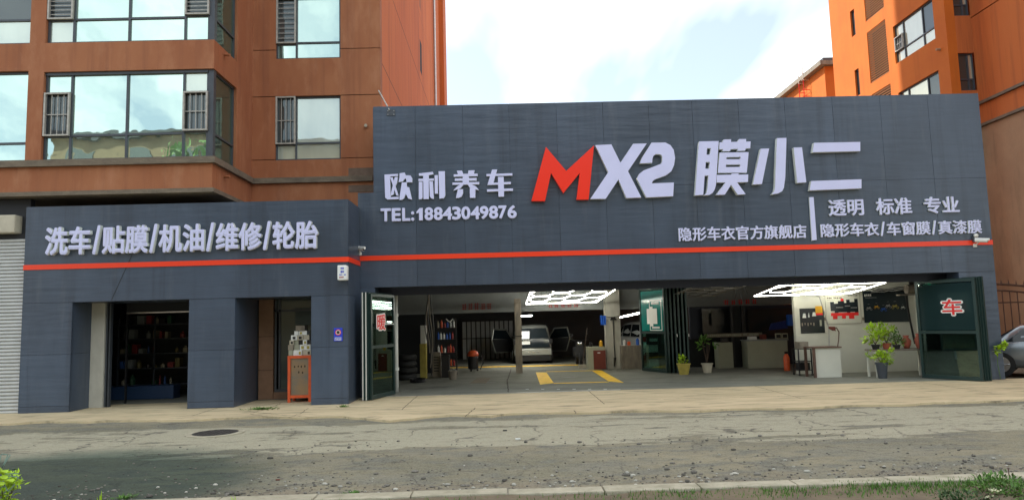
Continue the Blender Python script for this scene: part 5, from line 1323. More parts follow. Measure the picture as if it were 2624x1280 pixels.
# bench cabinets by the column
t_, x0, x1, z0, z1 = prop_box('tool_cabinet', 'low pale green cabinet with a dark red door beside the white column', 'cabinet', (1506, 888, 1552, 941), 25.0, .5, 'counter')
MB().box(x0 + (x1 - x0) * .32, x1, 24.97, 24.995, .07, z1 - .12).build('door', M['wood'], t_)
MB().box(x0 + (x1 - x0) * .55, x0 + (x1 - x0) * .7, 24.955, 24.968, z1 - .22, z1 - .19).build('handle', M['paper'], t_)
q = P(1546, 820, 24.9); hb = thing('blue_apron', 'blue cloth hanging on the left side of the white column', 'cloth', (q.x, 25, q.z))
r4 = R(1538, 808, 1553, 832, 25.0); mb = MB(); k_ = 6
for i in range(k_): a = r4[0] + (r4[1] - r4[0]) * i / k_; b = r4[0] + (r4[1] - r4[0]) * (i + 1) / k_; o1 = .03 * (i % 2); o2 = .03 * ((i + 1) % 2); mb.hexa([(a, 25.0 + o1, r4[2]), (b, 25.0 + o2, r4[2]), (b, 25.03 + o2, r4[2]), (a, 25.03 + o1, r4[2]), (a, 25.0 + o1, r4[3]), (b, 25.0 + o2, r4[3]), (b, 25.03 + o2, r4[3]), (a, 25.03 + o1, r4[3])])
mb.build('cloth', M['blue'], hb)
# tool hanging on the column
q = P(1571, 815, 25.2); tl_ = thing('hanging_tool', 'long black handled tool hanging on the front of the white column', 'tool', (q.x, 25.2, q.z))
MB().hexa([(q.x - .12, 25.15, q.z - .06), (q.x + .12, 25.15, q.z - .06), (q.x + .12, 25.22, q.z - .06), (q.x - .12, 25.22, q.z - .06), (q.x - .06, 25.15, q.z + .05), (q.x + .06, 25.15, q.z + .05), (q.x + .06, 25.22, q.z + .05), (q.x - .06, 25.22, q.z + .05)]).build('head', M['black'], tl_)
e = P(1576, 915, 25.2); MB().tube([(q.x, 25.19, q.z - .05), (q.x + .0, 25.19, q.z - .8), e], .018, 6).build('handle', M['black'], tl_); MB().cyl(e, e + Vector((-.04, 0, -.32)), .05, 8, .02).build('nozzle', M['black'], tl_)
MB().tube([P(1545, 808, 25.1), P(1560, 812, 25.1), P(1571, 812, 25.15), P(1586, 809, 25.1), P(1600, 812, 25.1)], .012, 5).build('cable', M['black'], tl_)
# reception counter and glass office in the middle bay
YO = 27.5
prop_box('work_bench', 'brown work bench between the white column and the folded doors', 'bench', (1592, 884, 1650, 946), 25.0, .5, 'postgrey')
of = thing('glass_office', 'dark glazed office partition with a printed strip behind the middle bay', 'partition', (8, YO, FZ))
for (r_, mm, nm) in (((1800, 790, 1880, 862), 'screen', 'glass'), ((1917, 790, 2036, 862), 'screen', 'glass'), ((1762, 866, 1880, 948), 'dark', 'lower_panel')):
    x0, x1, z0, z1 = R(*r_, 24.9); MB().box(x0, x1, 24.9, 24.93, max(z0, FZ), min(z1, bz - .01)).build(nm, M[mm], of)
x0, x1, z0, z1 = R(1880, 782, 1916, 953, 24.2)
MB().box(x0, x1, 24.4, 24.5, FZ, z1).build('door_panel', M['dark'], of)
for (a, b) in ((1879, 1884), (1906, 1916)):
    xa, xb, _, _ = R(a, 782, b, 953, 24.2); MB().box(xa, xb, 24.3, 24.399, FZ, z1).build('door_post', M['black'], of)
x0, x1, z0, z1 = R(1806, 853, 1954, 862.5, 24.2); MB().box(x0, x1, 24.23, 24.25, z0, z1).build('printed_strip', M['postgrey'], of)
random.seed(3); bar_text(of, x0 + .1, x1 - .1, z0 + .03, z1 - .03, 24.228, M['counter'], 26)
x0, x1, z0, z1 = R(1824, 801, 1856, 832, 24.7); MB().box(x0, x1, 24.7, 24.75, z0, z1).build('wall_screen', M['screen'], of)
MB().box(P(1770, 800, 25).x, RX1, 25.2, 25.3, FZ, bz - .01).build('office_back', M['header'], of)
prop_box('reception_counter', 'pale green reception counter left of the dark door posts', 'counter', (1842, 877, 1879, 949), 24.0, .5, 'counter')
c2, cx0, cx1, cz0, cz1 = prop_box('reception_counter', 'longer pale green reception counter right of the dark door posts', 'counter', (1917, 872, 2020, 951), 23.6, .6, 'counter')
MB().box(cx0 - .03, cx1 + .03, 23.57, 24.23, cz1 + .001, cz1 + .04).build('counter_top', M['garage_beam'], c2)
x0, x1, z0, z1 = R(1987, 853, 2019, 870, 23.8); mo = thing('monitor', 'pair of grey framed screens on the right end of the counter', 'monitor', ((x0 + x1) / 2, 23.8, cz1 + .04))
MB().box(x0, (x0 + x1) / 2 - .01, 23.8, 23.84, cz1 + .042, z1).build('frame', M['counter'], mo); MB().box((x0 + x1) / 2 + .01, x1, 23.8, 23.84, cz1 + .042, z1).build('frame', M['counter'], mo)
MB().box(x0 + .03, (x0 + x1) / 2 - .04, 23.79, 23.799, cz1 + .08, z1 - .04).build('screen', M['screen'], mo); MB().box((x0 + x1) / 2 + .04, x1 - .03, 23.79, 23.799, cz1 + .08, z1 - .04).build('screen', M['screen'], mo)
x0, x1, z0, z1 = R(1970, 820, 2020, 845, 24.1); bl_ = thing('blue_jacket', 'dark blue jacket hung over a rail above the long counter', 'jacket', ((x0 + x1) / 2, 24.1, z0))
MB().hexa([(x0, 24.1, z0), (x1, 24.1, z0 + .05), (x1, 24.2, z0 + .05), (x0, 24.2, z0), (x0 + .1, 24.1, z1 - .1), (x1 - .05, 24.1, z1), (x1 - .05, 24.2, z1), (x0 + .1, 24.2, z1 - .1)]).build('cloth', mat('navy cloth', (.015, .03, .16), rough=.9), bl_, bevel=.03)
x0, x1, z0, z1 = R(2020, 805, 2036, 834, 23.9); tag(MB().box(x0, x1, 23.9, 24.1, z0, z1).build('blue_container', M['blue'], loc=(x0, 24, z0), bevel=.04), 'bright blue plastic container at the left edge of the poster wall', 'container')
# extinguisher (orange red) and black stool
q = P(2017, 945, 22.3); fe = thing('fire_extinguisher', 'orange red fire extinguisher at the foot of the counter', 'fire extinguisher', (q.x, 22.3, FZ))
MB().lathe((q.x, 22.3, FZ), [(.09, 0), (.095, .03), (.095, .42), (.06, .5), (.03, .53)], 14).build('cylinder', M['orange'], fe, smooth=True); MB().box(q.x - .05, q.x + .05, 22.28, 22.32, FZ + .531, FZ + .6).build('valve', M['black'], fe)
x0, x1, z0, z1 = R(2036, 876, 2068, 950, 20.6)
stl = thing('trolley', 'small black wheeled trolley with a grey box on top beside the poster wall', 'trolley', ((x0 + x1) / 2, 20.6, FZ))
for x in (x0, x1):
    for y in (20.3, 20.7): MB().box(x - .015, x + .015, y, y + .03, FZ + .06, z1 - .18).build('leg', M['black'], stl); MB().ball((x, y + .015, FZ + .035), .034, 8).build('caster', M['rubber'], stl)
for z in (.2, .45, z1 - .2): MB().box(x0, x1, 20.3, 20.73, z, z + .02).build('shelf', M['black'], stl)
MB().box(x0 + .04, x1 - .04, 20.35, 20.65, .221, .42).build('bin', M['black'], stl)
tag(MB().box(x0 + .05, x1 - .05, 20.33, 20.65, z1 - .179, z1 + .02).build('grey_box', M['postgrey'], loc=(x0 + .2, 20.5, z1 - .18)), 'grey box resting on the black trolley', 'box')
# posters and fittings on the white wall
def poster(label, r_, mat_, Y=YW, th=.012):
    x0, x1, z0, z1 = R(*r_, Y); t_ = thing('wall_poster', label, 'poster', ((x0 + x1) / 2, Y, z0)); MB().box(x0, x1, Y - th, Y - .002, z0, z1).build('sheet', M[mat_], t_); return t_, x0, x1, z0, z1
def spot(t_, x0, x1, z0, z1, u0, u1, v0, v1, mm, Y=YW - .014, nm='print'):
    return MB().box(x0 + (x1 - x0) * u0, x0 + (x1 - x0) * u1, Y - .002, Y, z0 + (z1 - z0) * v0, z0 + (z1 - z0) * v1).build(nm, M[mm], t_)
pb = poster('dark tool board with hung tools and a yellow label on the white wall', (2050, 789, 2112, 853), 'screen')
for (u, w_, v0, v1) in ((.1, .14, .62, .80), (.33, .05, .64, .82), (.5, .15, .68, .84)):
    x0, x1, z0, z1 = pb[1:]; mb = MB(); a = x0 + (x1 - x0) * u; b = a + (x1 - x0) * w_; mb.hexa([(a, YW - .05, z0 + (z1 - z0) * v0), (b, YW - .05, z0 + (z1 - z0) * v0), (b, YW - .015, z0 + (z1 - z0) * v0), (a, YW - .015, z0 + (z1 - z0) * v0), (a + .03, YW - .05, z0 + (z1 - z0) * v1), (b - .02, YW - .05, z0 + (z1 - z0) * v1), (b - .02, YW - .015, z0 + (z1 - z0) * v1), (a + .03, YW - .015, z0 + (z1 - z0) * v1)]); mb.build('hung_tool', M['paper'], pb[0])
spot(*pb, .66, .95, .80, 1.08, 'tape', nm='yellow_label'); spot(*pb, .66, .95, .72, .80, 'red', nm='red_label'); spot(*pb, .80, .88, .28, .52, 'counter', nm='hung_tool')
for k in range(5): spot(*pb, .05 + .12 * k, .1 + .12 * k, .3 + .04 * (k % 2), .42, 'postgrey', nm='hung_tool')
p2 = poster('white poster with a red and black block picture, middle of the poster wall', (2115, 750, 2205, 829), 'whitewall')
x0, x1, z0, z1 = p2[1:]
for (a, b, c, d) in ((0, 1, 0, .012), (0, 1, .988, 1), (0, .008, .012, .988), (.992, 1, .012, .988)): spot(*p2, a, b, c, d, 'postgrey', nm='border_line')
for (a, b, v0, v1, mm) in ((.14, .25, .42, .72, 'screen'), (.25, .36, .36, .66, 'screen'), (.36, .44, .38, .74, 'screen'), (.44, .54, .38, .74, 'screen'), (.44, .53, .74, .82, 'red'), (.54, .60, .38, .68, 'poster_dark'), (.60, .70, .36, .78, 'screen'), (.70, .83, .38, .70, 'poster_dark'), (.83, .93, .36, .80, 'screen'),
                         (.14, .93, .26, .36, 'red'), (.19, .32, .16, .26, 'red'), (.45, .56, .17, .26, 'red'), (.65, .80, .16, .26, 'red')): spot(*p2, a, b, v0, v1, mm, nm='picture_block')
for (a, b, v) in ((.3, .5, .52), (.55, .7, .56), (.72, .9, .5)): spot(*p2, a, b, v, v + .03, 'steel', Y=YW - .0165, nm='picture_block')
bar_text(p2[0], x0 + .06, x0 + .52, z1 - .17, z1 - .12, YW - .014, M['soot'], 9); bar_text(p2[0], x0 + .7, x1 - .06, z1 - .10, z1 - .07, YW - .014, M['soot'], 6); spot(*p2, .05, .28, .78, .79, 'soot', nm='print_line')
p3 = poster('large black poster with small motorcycle pictures on the white wall', (2212, 744, 2328, 825), 'poster_dark')
x0, x1, z0, z1 = p3[1:]
bar_text(p3[0], x0 + .05, x0 + .28, z1 - .16, z1 - .09, YW - .014, M['paper'], 4); bar_text(p3[0], x0 + .05, x0 + .42, z1 - .21, z1 - .19, YW - .014, M['garage_beam'], 12)
random.seed(19)
for (u, v, s, mm) in ((.12, .46, .10, 'steel'), (.29, .50, .09, 'tape'), (.44, .42, .10, 'blue'), (.55, .52, .10, 'steel'), (.70, .50, .12, 'yellow_dull'), (.87, .46, .07, 'paper')):
    X0, Z0 = x0 + (x1 - x0) * u, z0 + (z1 - z0) * v; mb = MB(); hs_ = s * .62
    for sx in (-1, 1):
        n_ = 10
        for i in range(n_):
            a, b = 2 * math.pi * i / n_, 2 * math.pi * (i + 1) / n_; r1, r2 = s * .32, s * .22; c_ = (X0 + sx * hs_, Z0 - s * .35)
            mb.quad((c_[0] + r1 * math.cos(a), YW - .0165, c_[1] + r1 * math.sin(a)), (c_[0] + r2 * math.cos(a), YW - .0165, c_[1] + r2 * math.sin(a)), (c_[0] + r2 * math.cos(b), YW - .0165, c_[1] + r2 * math.sin(b)), (c_[0] + r1 * math.cos(b), YW - .0165, c_[1] + r1 * math.sin(b)))
    mb.add([(X0 - hs_, YW - .0167, Z0 - s * .2), (X0 + hs_ * .3, YW - .0167, Z0 - s * .25), (X0 + hs_ * .9, YW - .0167, Z0 + s * .1), (X0 + hs_ * .5, YW - .0167, Z0 + s * .45), (X0 - hs_ * .1, YW - .0167, Z0 + s * .2), (X0 - hs_ * 1.1, YW - .0167, Z0 + s * .3)], [(0, 1, 2, 3, 4, 5)])
    mb.build('motorcycle_picture', M[mm], p3[0])
    MB().box(X0 - s * .3, X0 + s * .3, YW - .0165, YW - .014, Z0 + s * 1.15, Z0 + s * 1.22).build('print_line', M['garage_beam'], p3[0])
for px in (2115, 2212): x0, x1, z0, z1 = R(px - 3, 812, px + 2, 820, YW); tag(MB().box(x0, x1, YW - .02, YW - .002, z0, z1).build('wall_switch', M['postgrey'], loc=(x0, YW, z0)), 'small dark wall socket beside the %s poster' % ('white' if px == 2115 else 'black'), 'switch')
# cables: overhead bundle, drooping lamp arm, coil box
cb_ = thing('cable_bundle', 'bundle of loose black and white cables along the top of the poster wall', 'cable', (P(2290, 745, 20.8).x, 20.8, 2.4))
random.seed(55)
for k in range(6):
    pts_ = [P(2232 + i * 11, 748 - i * .9 + random.uniform(-2, 2) + k * 1.7 - 6, 20.7) for i in range(9)]; MB().tube(pts_, .012, 5).build('cable', M['paper' if k in (1, 4) else 'black'], cb_)
MB().tube([P(2318, 738, 20.4), P(2324, 775, 20.4), P(2332, 820, 20.4), P(2345, 880, 20.4)], .03, 6).build('thick_cable', M['black'], cb_)
x0, x1, z0, z1 = R(2322, 728, 2364, 752, 20.0); fn = thing('cable_reel', 'grey cable reel box hanging under the ceiling at the right of the posters', 'reel', ((x0 + x1) / 2, 20, z0))
MB().cyl((x0, 20, (z0 + z1) / 2), (x1, 20, (z0 + z1) / 2), (z1 - z0) / 2, 14).build('drum', M['postgrey'], fn); MB().box(x0 - .25, x1, 19.9, 20.1, z0 - .04, z0 - .01).build('bracket', M['postgrey'], fn)
rr_ = (z1 - z0) / 2
MB().box(x0 + .1, x1 - .1, 19.98, 20.02, z1 - .01, RZ - .01).build('hanger', M['black'], fn)
la = thing('lamp_arm', 'thin bent metal arm with a red hook hanging before the white wall', 'arm', P(2125, 845, 20.7))
MB().tube([P(2050, 756, 20.7), P(2090, 756, 20.7), P(2100, 760, 20.7), P(2124, 838, 20.7), P(2125, 888, 20.7)], .014, 6).build('arm', M['steel'], la)
MB().tube([P(2124, 840, 20.7), P(2135, 846, 20.7), P(2143, 838, 20.7), P(2150, 850, 20.7), P(2149, 870, 20.7), P(2146, 890, 20.7)], .016, 6).build('hose', M['rust'], la)
MB().hexa([P(2122, 840, 20.75), P(2142, 848, 20.75), P(2142, 848, 20.65), P(2122, 840, 20.65), P(2124, 836, 20.75), P(2140, 836, 20.75), P(2140, 836, 20.65), P(2124, 836, 20.65)]).build('hook', M['wood'], la)
# steel barrier before the white wall
bx0 = P(2085, 930, 19.6).x; bzt = P(2085, 889, 19.6).z; bx1 = P(2157, 892, 19.6).x
br_ = thing('steel_table', 'plain steel table with dark legs in front of the poster wall', 'table', ((bx0 + bx1) / 2, 19.8, FZ))
MB().box(bx0, bx1, 19.6, 20.2, bzt - .03, bzt).build('tabletop', M['rust'], br_)
for y in (19.6, 20.15): MB().box(bx0, bx0 + .07, y, y + .05, FZ, bzt - .031).build('leg', M['rust'], br_)
MB().box(bx0 + .08, bx1 - .02, 19.66, 19.69, FZ, bzt - .031).build('front_panel', M['whitewall'], br_); MB().box(bx1 - .05, bx1, 20.15, 20.2, FZ, bzt - .031).build('leg', M['whitewall'], br_)
# flower table with pots
tx0, tx1 = P(2230, 900, 19.3).x, P(2372, 900, 19.3).x; tz = P(2330, 880, 19.3).z
ft = thing('flower_table', 'low table carrying potted plants before the poster wall', 'table', ((tx0 + tx1) / 2, 19.3, FZ))
tz = .80
MB().box(tx0, tx1, 19.05, 19.6, tz - .04, tz).build('tabletop', M['postgrey'], ft)
for x in (tx0 + .02, tx1 - .08):
    for y in (19.07, 19.52): MB().box(x, x + .05, y, y + .05, FZ, tz - .041).build('leg', M['whitewall'], ft)
def pot(px, Y, z, r_, h, mm, fol, n, fr_, label, lift=0, sz=.11, nm='potted_plant', stem=0):
    x = P(px, 880, Y).x; t_ = thing(nm, label, 'plant', (x, Y, z))
    MB().lathe((x, Y, z), [(r_ * .7, 0.001), (r_, h * .9), (r_ * 1.1, h * .9), (r_ * 1.1, h), (r_ * .9, h)], 16).build('pot', M[mm], t_)
    st = MB()
    for k in range(5): a = k * 1.26; st.cyl((x, Y, z + h * .9), (x + fr_[0] * .5 * math.cos(a), Y + fr_[1] * .5 * math.sin(a), z + h + fr_[2] + lift + stem), .007, 5)
    st.build('stem', M['bark'], t_)
    MB().foliage((x, Y, z + h + fr_[2] * .8 + lift + stem), *fr_, n, sz, .55).build('foliage', M[fol], t_); return t_
random.seed(101)
pot(2243, 19.25, tz, .11, .14, 'black', 'leaf_lime', 220, (.34, .2, .27), 'lime green broad leaved plant leftmost on the flower table', sz=.12)
pot(2272, 19.35, tz, .12, .16, 'terracotta', 'leaf_lime', 200, (.27, .2, .30), 'tall light green plant in the middle of the flower table', lift=-.02, sz=.10)
pot(2297, 19.2, tz, .10, .12, 'black', 'leaf', 160, (.25, .18, .25), 'dark green leafy plant in a black pot next to the red vases', sz=.08)
for (px, h, lb_) in ((2322, .36, 'wide glossy red vase on the flower table under the thick cable'), (2352, .40, 'slim glossy red vase with dry twigs at the right end of the flower table')):
    x = P(px, 870, 19.3).x; t_ = thing('red_vase', lb_, 'vase', (x, 19.3, tz))
    k_ = 1.25 if px == 2322 else .85
    MB().lathe((x, 19.3, tz), [(.05 * k_, .001), (.09 * k_, h * .3), (.1 * k_, h * .6), (.045 * k_, h * .85), (.07 * k_, h)], 16).build('vase_body', M['terracotta'], t_, smooth=True)
    if px == 2352:
        for k in range(5): MB().cyl((x, 19.3, tz + h * .9), (x + random.uniform(-.1, .1), 19.3, tz + h + random.uniform(.1, .3)), .008, 4).build('twig', M['beige'], t_)
pot(1809, 22.4, FZ, .17, .30, 'beige', 'leaf', 60, (.28, .2, .24), 'plant with pale pointed leaves in a cream pot beside the folded doors', lift=.16, sz=.17, stem=.25)
x = P(1809, 880, 22.3).x
pot(1749, 22.0, FZ, .2, .34, 'yellow_dull', 'leaf_lime', 80, (.26, .2, .14), 'low yellow green plant in a yellow pot at the foot of the folded doors', sz=.12)
# leaf tuft at the right pier
q = P(2556, 890, YM - .1); tf = thing('climbing_tuft', 'small lime green leafy tuft against the right pier next to the grey sedan', 'plant', (q.x, YM - .1, q.z))
MB().foliage((q.x, YM - .14, q.z), .24, .08, .11, 90, .10, .6).build('foliage', M['leaf_lime'], tf)
MB().tube([(q.x + .05, YM - .04, 0.04), (q.x, YM - .05, q.z * .5), (q.x, YM - .1, q.z)], .006, 5).build('stem', M['leaf'], tf)

# ------------------------------------------------------------------ workshop clutter
pot(2255, 18.93, FZ, .15, .42, 'frame', 'leaf_lime', 260, (.36, .16, .22), 'bushy lime plant in a tall grey tub in front of the flower table', lift=.0, sz=.10)
random.seed(404)
def tyres(px, py, Y, n, label):
    x = P(px, py, Y).x; t_ = thing('tyre_stack', label, 'tyre stack', (x, Y, FZ))
    for k in range(n):
        dx = random.uniform(-.03, .03)
        MB().lathe((x + dx, Y, FZ + k * .205), [(.2, .0), (.29, .01), (.325, .05), (.325, .15), (.29, .19), (.2, .2), (.19, .16), (.19, .04)], 22).build('tyre', M['rubber'], t_, smooth=True)
tyres(1044, 940, 23.0, 4, 'stack of four black tyres in the dark left corner of the workshop')
tyres(1528, 880, 28.6, 3, 'stack of three black tyres behind the dark red cabinet door')
def can(px, Y, z, h, r_, mm, label, nm='can', cat_='can'):
    x = P(px, 880, Y).x; tag(MB().lathe((x, Y, z), [(r_, .0), (r_, h * .8), (r_ * .5, h * .92), (r_ * .4, h)], 12).build(nm, M[mm], loc=(x, Y, z)), label, cat_)
bzz = P(1620, 884, 25.0).z
for (px, h, mm, lb) in ((1600, .2, 'paper', 'white can at the left of the brown work bench'), (1612, .14, 'orange', 'small orange can on the brown work bench'), (1634, .24, 'blue', 'tall blue can at the right of the brown work bench')): can(px, 25.2, bzz, h, .06, mm, lb)
czz = P(1530, 888, 25.0).z
for (px, h, mm, lb) in ((1514, .16, 'black', 'black can on the low cabinet by the white column'), (1540, .22, 'tape', 'yellow can on the low cabinet by the white column')): can(px, 25.2, czz, h, .06, mm, lb)
for (px, w_, h, mm, lb) in ((1930, .25, .10, 'paper', 'stack of white papers at the left end of the long counter'), (1958, .16, .16, 'wood', 'small dark red box on the long counter'), (1858, .22, .14, 'black', 'black box on the short reception counter')):
    Yk = 23.8 if px > 1900 else 24.2; zk = cz1 + .042 if px > 1900 else P(1860, 877, 24.0).z + .001; x = P(px, 870, Yk).x
    tag(MB().box(x - w_ / 2, x + w_ / 2, Yk, Yk + .2, zk, zk + h).build('desk_item', M[mm], loc=(x, Yk + .1, zk)), lb, 'box')
# overhead cables and pipes
oc = thing('ceiling_cables', 'sagging cables strung under the workshop ceiling of the middle and left bays', 'cable', (3, 22, 2.9))
for (a, b, Yc_, sg) in ((-3.6, .6, 21.5, .14), (-3.0, 3.0, 24.0, .22), (3.6, 7.2, 22.0, .25), (3.9, 8.2, 24.6, .35), (4.4, 8.6, 21.2, .16)):
    q = [(a + (b - a) * k / 12, Yc_ + .1 * math.sin(k), 3.05 - sg * 4 * (k / 12) * (1 - k / 12)) for k in range(13)]; MB().tube(q, .014, 5).build('cable', M['black'], oc)
for (px, L1) in ((1885, .75), (1902, .95), (1914, .6)):
    p = P(px, 770, 23.2); q = [(p.x + .03 * math.sin(k * 1.3 + px), 23.2, 3.1 - L1 * k / 8) for k in range(9)]; MB().tube(q, .016, 5).build('cable', M['black'], oc)
wp = thing('ceiling_pipe', 'grey pipe running across the ceiling of the left bay', 'pipe', (-1, 23.4, 2.9)); MB().cyl((-4.1, 23.4, 2.93), (1.0, 23.4, 2.93), .05, 8).build('pipe', M['postgrey'], wp)
for x in (-3.2, -1.6, 0, .9): MB().box(x, x + .04, 23.36, 23.44, 2.93, RZ - .01).build('pipe_clip', M['black'], wp)
# hose coil, broom, bucket on the floor
q = P(1070, 960, 21.8); hc = thing('hose_coil', 'coiled dark hose on the floor in front of the yellow machine', 'hose', (q.x, 21.8, FZ))
pts_ = [(q.x + (.22 + .01 * (k // 16)) * math.cos(k * .39), 21.8 + (.22 + .01 * (k // 16)) * math.sin(k * .39), FZ + .022 + .03 * (k // 16)) for k in range(60)]; MB().tube(pts_, .018, 6).build('hose', M['black'], hc)
q = P(1160, 950, 22.6); bk = thing('bucket', 'small grey bucket on the floor near the dark bin', 'bucket', (q.x, 22.6, FZ)); MB().lathe((q.x, 22.6, FZ), [(.11, .001), (.15, .26), (.155, .27), (.14, .265)], 16).build('pail', M['postgrey'], bk); MB().tube([(q.x - .15, 22.6, FZ + .26), (q.x, 22.55, FZ + .36), (q.x + .15, 22.6, FZ + .26)], .006, 5).build('handle', M['steel'], bk)
q = P(1492, 905, 26.2); br2 = thing('broom', 'broom leaning beside the black scooter', 'broom', (q.x, 26.2, FZ)); MB().cyl((q.x, 26.2, FZ + .1), (q.x + .25, 26.5, 1.5), .014, 6).build('handle', M['bark'], br2); MB().box(q.x - .16, q.x + .16, 26.15, 26.25, FZ, FZ + .12).build('bristles', M['beige'], br2)
# oil stains on the workshop floor
osn = MB()
for (px, py, rx_, ry_) in ((1110, 992, .55, .10), (1060, 996, .3, .07), (1250, 978, .3, .12), (1460, 965, .25, .15), (1200, 1003, .35, .05)):
    g_ = G(px, py, .052); n_ = 26; osn.add([(g_.x + rx_ * math.cos(t * 6.283 / n_) * random.uniform(.7, 1.1), g_.y + ry_ * math.sin(t * 6.283 / n_) * random.uniform(.7, 1.1), .0525) for t in range(n_)], [list(range(n_))])
struct(osn.build('oil_stains', mat('oily concrete', (.05, .05, .042), rough=.35)))
# weeds along the kerb and in the apron joint
for k, (px, py, zz_, lb) in enumerate(((905, 1268, .0, 'small weed at the foot of the kerb, lower centre left'), (1640, 1256, .0, 'small weed at the foot of the kerb, lower centre right'), (2210, 1243, .0, 'small weed by the kerb near the lower right bushes'), (318, 1278, .0, 'low weed on the kerb beside the tall grass shoot'), (880, 1042, .045, 'tiny weed at the base of the slate grey pier'))):
    q = G(px, py, zz_); t_ = thing('weed_tuft', lb, 'weed', (q.x, q.y, zz_)); mb = MB()
    for _ in range(60): a = random.uniform(0, 6.28); r_ = abs(random.gauss(0, .05)); mb.leaf((q.x + r_ * math.cos(a), q.y + r_ * math.sin(a), zz_), (math.cos(a), math.sin(a), random.uniform(.2, 1.4)), random.uniform(.03, .08), .25)
    mb.build('leaves', M['leaf'], t_)

# ================================================================== FOREGROUND PLANTS AND LITTER
random.seed(202)
q = G(672, 1048, .045); wd_ = thing('weed_tuft', 'small green weed growing from a forecourt crack before the shop door', 'weed', (q.x, q.y, .045))
mb = MB()
for _ in range(170):
    a = random.uniform(0, 6.28); r_ = abs(random.gauss(0, .13)); mb.leaf((q.x + r_ * math.cos(a) * 1.3, q.y + r_ * math.sin(a) * .7, .045), (math.cos(a), math.sin(a), random.uniform(.1, .9)), random.uniform(.05, .10), .35)
mb.build('leaves', M['leaf'], wd_)
def bush(px, py, Y, label, rx_, ry_, rz_, n, sz, mm, nm='roadside_bush', z0=0.0, flower=0):
    x = P(px, py, Y).x; t_ = thing(nm, label, 'bush', (x, Y, z0)); zc = P(px, py, Y).z
    MB().foliage((x, Y, zc), rx_, ry_, rz_, n, sz, .5).build('foliage', M[mm], t_)
    st = MB()
    for k in range(6): a = k * 1.05; st.cyl((x, Y, z0), (x + rx_ * .5 * math.cos(a), Y + ry_ * .5 * math.sin(a), zc), .006, 5)
    st.build('stem', M['bark'], t_)
    for k in range(flower):
        f = Vector((x + random.uniform(-.75, .9) * rx_, Y - ry_ * random.uniform(.2, .9), zc + random.uniform(-.6, .65) * rz_)); fm = MB()
        for j in range(26): a = random.uniform(0, 6.28); fm.leaf(f + Vector((random.uniform(-.035, .035), random.uniform(-.02, .02), random.uniform(-.012, .012))), (math.cos(a), math.sin(a) - .4, random.uniform(.1, .6)), .022, .8)
        fm.build('blossom', M['flower'], t_)
    return t_
bush(2570, 1262, 6.9, 'green bush with cream white blossoms in the lower right corner', .34, .25, .16, 900, .045, 'leaf', flower=9)
bush(2480, 1288, 6.6, 'low dark green bush left of the blossoming one at the lower right', .35, .2, .10, 500, .04, 'leaf_dark')
bush(2, 1262, 6.6, 'bright lime green bush in the lower left corner', .17, .2, .17, 420, .055, 'leaf_lime')
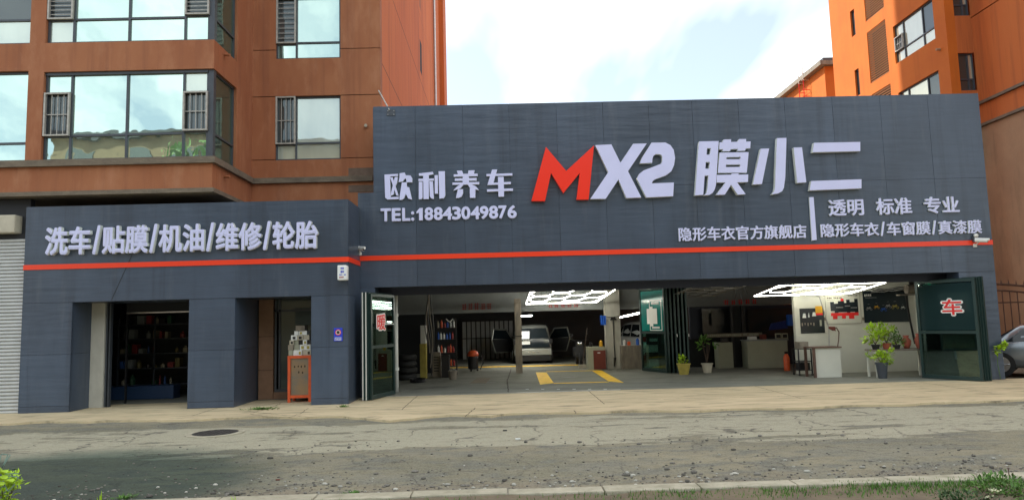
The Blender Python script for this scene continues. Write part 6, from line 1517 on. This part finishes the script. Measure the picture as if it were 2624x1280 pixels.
# big round leaf plant with grey blades
x = P(0, 1230, 6.5).x; pl_ = thing('blade_plant', 'plant with long pale grey blades and round lime leaves at the lower left edge', 'plant', (x, 6.5, 0))
def blade(pts_px, Y, w_, mm='leaf_grey', nm='blade'):
    c_ = [P(a, b, Y) for a, b in pts_px]; mb = MB()
    for a, b in zip(c_, c_[1:]):
        t = (b - a).normalized(); s_ = Vector((-t.z, 0, t.x)) * w_; mb.hexa([a - s_, b - s_, b - s_ + Vector((0, .004, 0)), a - s_ + Vector((0, .004, 0)), a + s_, b + s_, b + s_ + Vector((0, .004, 0)), a + s_ + Vector((0, .004, 0))])
    mb.build(nm, M[mm], pl_)
for p_ in ([(-4, 1190), (3, 1162), (20, 1164), (6, 1196)], [(6, 1196), (26, 1164)], [(12, 1205), (46, 1200), (22, 1203)], [(12, 1213), (46, 1212)], [(14, 1218), (46, 1220), (44, 1226)], [(2, 1222), (20, 1258), (38, 1240)], [(-6, 1235), (20, 1218)], [(0, 1250), (24, 1222)]): blade(p_, 6.5, .004)
for (a, b, r_) in ((24, 1231, .045), (10, 1208, .04), (6, 1224, .05), (-2, 1240, .05)):
    c_ = P(a, b, 6.47); mb = MB(); n_ = 12
    mb.add([c_ + Vector((0, -.008, 0))] + [c_ + Vector((r_ * math.cos(t * 6.283 / n_), .01 * math.sin(t), r_ * .45 * math.sin(t * 6.283 / n_) + .3 * r_ * math.cos(t * 6.283 / n_) * .4)) for t in range(n_)], [(0, i + 1, (i + 1) % n_ + 1) for i in range(n_)]); mb.build('round_leaf', M['leaf_lime'], pl_)
for (px, lb_) in ((262, 'single tall grass shoot by the near kerb at the lower left'), (600, 'tiny grass shoot on the near kerb at the lower centre left')):
    mb = MB(); h = .22 if px < 400 else .09; p = P(px, 1279, 7.3); p.z = .0 if px < 400 else .03
    for k in range(6): mb.leaf(p + Vector((random.uniform(-.02, .02), 0, .02 * k)), (random.uniform(-.5, .6), random.uniform(-.2, .2), 1.4), h * random.uniform(.6, 1.1), .12)
    tag(mb.build('grass_shoot', M['leaf_lime'], loc=p), lb_, 'grass')
p = P(2592, 1262, 7.1); tag(MB().cyl((p.x, 7.1, 0), (p.x - .01, 7.1, P(2592, 1196, 7.1).z), .005, 6).build('thin_rod', M['rust'], loc=(p.x, 7.1, 0)), 'thin upright rusty rod beside the blossoming bush', 'rod')
# litter on the road
for (px, py, s, mm, lb_) in ((1294, 1103, .07, 'black', 'small dark flat scrap lying on the worn asphalt'), (1327, 1125, .08, 'paper', 'short white stick lying on the road'), (1470, 1171, .03, 'gravel', 'single dark pebble on the bare asphalt'), (1168, 1108.5, .05, 'stone_chip', 'pale stone on the dark strip of asphalt'), (712, 1229, .05, 'wood', 'dry brown leaf on the road')):
    g_ = G(px, py, .006); tag(MB().box(g_.x - s / 2, g_.x + s / 2, g_.y - s * .2, g_.y + s * .2, .006, .006 + s * .25).build('litter', M[mm], loc=(g_.x, g_.y, .006), bevel=s * .05), lb_, 'litter')
bpy.context.view_layer.update()
